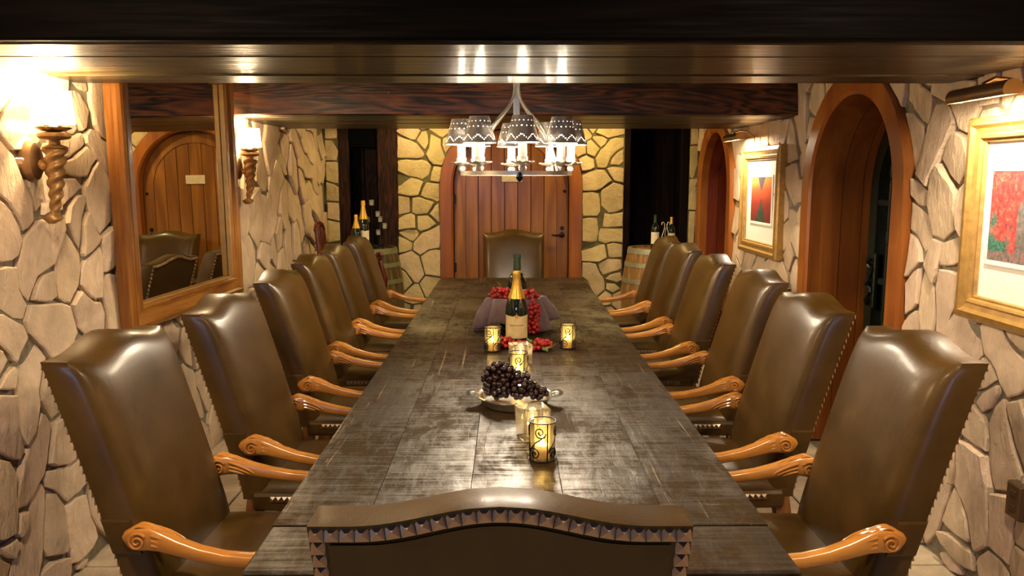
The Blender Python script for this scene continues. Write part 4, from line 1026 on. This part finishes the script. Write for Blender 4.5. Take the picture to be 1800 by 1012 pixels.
# ------------------------------------------------------------------ candle holders
def candle_core(t, h=.045, r=.021, zf=None):
    MB().lathe([(0, .004), (r, .004), (r, h), (r * .6, h - .004), (0, h - .005)], 18).build('candle', 'wax', t, 40)
    f = h - .004; MB().lathe([(0, f), (.0045, f + .007), (.0058, f + .013), (.0035, f + .024), (0, f + .034)], 10).build('flame', 'flame', t, 60)
    lamp('candle_lamp', 'POINT', P_CANDLE, WARM, (0, 0, f + .045), t, .012)
WIRE_H, WIRE_R = .118, .0375
def wire_meshes():
    r = WIRE_R + .0022; out = []
    ring = lambda z: MB().tube([(r * math.cos(2 * PI * k / 32), r * math.sin(2 * PI * k / 32), z) for k in range(32)], .0018, 6, closed=True)
    out.append(('wire_ring', ring(.003).mesh('wire_ring', 'iron', 40))); out.append(('wire_ring', ring(WIRE_H).mesh('wire_ring', 'iron', 40)))
    for k in range(4):
        a0 = k * PI / 2
        out.append(('wire_upright', MB().tube([(r * math.cos(a0), r * math.sin(a0), .003), (r * math.cos(a0), r * math.sin(a0), WIRE_H)], .0019, 6).mesh('wire_upright', 'iron', 40)))
        pts = []
        W_ = r * PI / 2
        def spiral(cx, cz, r0, a_start, turns, n, sgn): return [(cx + r0 * (1 - .85 * k / n) * math.cos(a_start + sgn * turns * 2 * PI * k / n), cz + r0 * (1 - .85 * k / n) * math.sin(a_start + sgn * turns * 2 * PI * k / n)) for k in range(n + 1)]
        lo = spiral(W_ * .36, .026, .0185, PI * .95, 1.6, 24, -1); hi = spiral(W_ * .64, .092, .0185, -PI * .05, 1.6, 24, -1)
        pts = lo[::-1] + [(W_ * .20, .044), (W_ * .42, .060), (W_ * .72, .074)][:0] + [(W_ * .10, .038), (W_ * .38, .058), (W_ * .85, .078)] + hi
        out.append(('wire_scroll', MB().tube([(r * math.cos(a0 + u / r), r * math.sin(a0 + u / r), z) for u, z in pts], .0019, 6).mesh('wire_scroll', 'iron', 40)))
    return out
WM = wire_meshes()
CYL = MB().lathe([(0, .002), (WIRE_R, .002), (WIRE_R, WIRE_H - .002), (WIRE_R - .002, WIRE_H - .002), (WIRE_R - .002, .004), (0, .004)], 28).mesh('glass_cylinder', 'frost', 40)
def wire_holder(label, px, py, rz=0):
    p = at(px, py, 'z', TZ); t = thing('candle_holder', label, 'candle holder', (p.x, p.y, TZ), rz, 'scrolled wire candle holders')
    for nm, me in WM: link(nm, me, t)
    link('glass_cylinder', CYL, t); candle_core(t, .045)
def square_holder(label, px, py, rz, w_=.049, h=.100):
    p = at(px, py, 'z', TZ); t = thing('square_candle_holder', label, 'candle holder', (p.x, p.y, TZ), rz, 'square glass candle holders')
    n = 24
    sq = lambda k_, z: [(k_ * max(-1, min(1, 1.35 * math.cos(q))), k_ * max(-1, min(1, 1.35 * math.sin(q))), z) for q in [2 * PI * j / n for j in range(n)]]
    ci = lambda r_, z: [(r_ * math.cos(q), r_ * math.sin(q), z) for q in [2 * PI * j / n for j in range(n)]]
    MB().loft([sq(w_ * .86, 0), sq(w_ * .9, .004), sq(w_, h), ci(w_ * .72, h), ci(w_ * .66, h - .006), ci(w_ * .6, .016)]).build('glass_block', 'clear', t, 35)
    candle_core(t, .046, .020)
wire_holder('scroll wire candle holder, nearest of the lit candles', 953, 806, .35)
wire_holder('scroll wire candle holder peeking out behind the black grapes', 911, 668, .6)
wire_holder('scroll wire candle holder left of the red grapes', 866, 616, .1)
wire_holder('scroll wire candle holder alone on the right of the red grapes', 998, 611, .5)
square_holder('square glass candle holder between the silver dish and nearest wire holder', 936, 768, .28)
square_holder('square glass candle holder in front of the red grapes', 915, 640, .30, .046, .094)
# ------------------------------------------------------------------ barrels
def barrel(label, x, y, body, hoop):
    t = thing('wine_barrel', label, 'barrel', (x, y, 0), 0, 'oak wine barrels in the recesses'); H = .95; n = 24
    R = lambda z: .265 + .065 * math.sin(PI * z / H)
    d = 2 * PI / n * .485; V = []; F = []
    for j in range(11):
        z = H * j / 10
        for rr, a in ((R(z), -d), (R(z), 0), (R(z), d), (R(z) - .025, d), (R(z) - .025, -d)): V.append((rr * math.cos(a), rr * math.sin(a), z))
    mb = MB(); mb.loft([V[5 * j:5 * j + 5] for j in range(11)]); me = mb.mesh('stave', body)
    for k in range(n): link('stave', me, t, (0, 0, 0), (0, 0, 2 * PI * (k + .5) / n))
    MB().lathe([(0, H - .045), (R(H) - .02, H - .045), (R(H) - .02, H - .02), (0, H - .02)], 32).build('head', body, t, 40)
    for z, w_ in ((.025, .05), (.15, .04), (.30, .04), (.65, .04), (.80, .04), (.925, .05)):
        MB().lathe([(R(z - w_ / 2) + .0005, z - w_ / 2), (R(z - w_ / 2) + .004, z - w_ / 2), (R(z + w_ / 2) + .004, z + w_ / 2), (R(z + w_ / 2) + .0005, z + w_ / 2)], 36, cap=False).build('hoop', hoop, t, 40)
BLX, BRX, BY = -1.315, 1.39, 7.43
M['hoop_old'] = plain('barrel_hoop_aged', (.16, .16, .075), .6, .3, .25)
barrel('dark aged barrel in the left recess carrying champagne bottles', BLX, BY, 'barrel_old', 'hoop_old')
barrel('light oak barrel with grey hoops in the right recess', BRX, BY, 'barrel', 'hoop')
BT = .93
q = at(626, 400, 'y', BY - .12); bottle('smaller gold-topped champagne bottle on the dark barrel', q.x, BY - .12, BT, .047, .33, 'champagne', group=None, lab='pale')
q = at(641, 400, 'y', BY - .02); bottle('taller orange-topped champagne bottle on the dark barrel', q.x - .01, BY - .02, BT, .055, .455, 'champagne', lab='pale')
# tree of ivory votives
vs_ = [(653, 357), (664, 377), (668, 386), (676, 398), (665, 409), (646, 387)]
q = at(662, 400, 'y', BY + .05); vt = thing('votive_stand', 'dark tiered stand of ivory votive candles on the dark barrel', 'candle stand', (q.x, BY + .11, BT))
MB().lathe([(0, 0), (.055, 0), (.05, .012), (.012, .02), (0, .02)], 20).build('base', 'iron', vt, 40)
for k, (a, b) in enumerate(vs_):
    yy = BY + .09 + .02 * (k % 3); pp = at(a, b, 'y', yy); l = Vector((pp.x - q.x, yy - BY - .11, pp.z - BT))
    stt = MB().tube([(0, 0, .012), (l.x * .6, l.y * .6, .03), (l.x, l.y, .06), (l.x, l.y, l.z - .02)], .004, 6).build('stem', 'iron', vt, 40)
    MB().lathe([(.018, -.022), (.024, -.02), (.026, .032), (.0245, .032), (.0225, -.018)], 16, Matrix.Translation(l), cap=False).build('glass_cup', 'smoky', vt, 40)
    MB().lathe([(0, -.018), (.021, -.018), (.021, .012), (0, .014)], 14, Matrix.Translation(l)).build('votive', 'label_pale', vt, 40)
q = at(1153, 400, 'y', BY); bottle('dark wine bottle with cream label on the light barrel', q.x, BY + .04, BT, .04, .32, 'wine', lab='pale')
q = at(1182, 400, 'y', BY); bottle('dark bottle with gold cap on the light barrel beside the wire easel', q.x, BY + .05, BT, .036, .30, 'wine', lab='gold')
q = at(1167, 400, 'y', BY - .03); es = thing('wire_easel', 'thin scrolled wire easel between the bottles on the light barrel', 'easel', (q.x, BY - .14, BT))
for s in (-1, 1):
    pts = [(s * .075, 0, 0), (s * .045, .01, .10), (s * .012, .02, .20), (s * .010, .02, .24), (s * .022, .02, .262), (s * .036, .02, .256), (s * .038, .02, .236)]
    MB().tube(pts, .004, 6).build('leg', 'chrome', es, 40)
MB().tube([(0, .02, .21), (0, .07, .10), (0, .12, 0)], .004, 6).build('back_leg', 'chrome', es, 40)
MB().tube([(-.045, .005, .10), (.045, .005, .10)], .003, 6).build('cross_wire', 'chrome', es, 40)
# ------------------------------------------------------------------ mahogany armchair in the far left corner
mc = thing('carved_armchair', 'dark red mahogany armchair with slatted back in the far left corner', 'armchair', (-1.345, 6.90, 0), -PI / 2)
mc.scale = (.80, 1, 1)
# local: front +y, right +x ; chair faces the middle of the room
for s in (-1, 1):
    MB().tube([(s * .185, -.24, 0), (s * .185, -.235, .55), (s * .175, -.26, .9), (s * .165, -.29, 1.16)], [.020, .022, .018, .016], 10).build('leg', 'mahogany', mc, 45)
    MB().tube([(s * .195, .22, 0), (s * .20, .26, .10), (s * .20, .20, .35), (s * .20, .225, .58), (s * .20, .235, .70), (s * .20, .20, .86)], [.022, .028, .020, .030, .034, .020], 10).build('leg', 'mahogany', mc, 45)
    pts = [(s * .18, -.255, .86), (s * .20, -.1, .90), (s * .205, .08, .885), (s * .205, .17, .905)] + [(s * .205, .185 + .034 * (1 - .75 * k / 20) * math.sin(k * .55), .90 + .034 * (1 - .75 * k / 20) * math.cos(k * .55)) for k in range(21)]
    MB().tube(pts, [.018, .02, .022, .02] + [.016 - .0004 * k for k in range(21)], 8).build('scroll_arm', 'mahogany', mc, 45)
MB().bbox(-.215, .215, -.25, .25, .55, .60, .012).build('seat', 'mahogany', mc)
MB().tube([(-.165, -.29, 1.15), (-.09, -.295, 1.19), (0, -.298, 1.20), (.09, -.295, 1.19), (.165, -.29, 1.15)], [.020, .026, .028, .026, .020], 10).build('top_rail', 'mahogany', mc, 45)
for k in range(5):
    x = -.11 + .055 * k; MB().tube([(x, -.238, .60), (x, -.258, .88), (x, -.293, 1.18)], [.011, .012, .011], 8).build('slat', 'mahogany', mc, 45)
# ------------------------------------------------------------------ socket on the right wall
q = at(1784, 880, 'x', XR - .04); ot = thing('wall_outlet', 'brown socket plate low on the right stone wall', 'outlet', (XR - .045, q.y, q.z), -PI / 2)
MB().bbox(-.042, .042, 0, .045, -.064, .064, .004).build('box', 'plate', ot)
MB().bbox(-.038, .038, -.004, .001, -.060, .060, .003).build('cover_plate', 'brass', ot)
for s in (-1, 1):
    o = MB().bbox(-.016, .016, -.007, -.003, s * .026 - .014, s * .026 + .014, .003).build('receptacle', 'plate', ot)
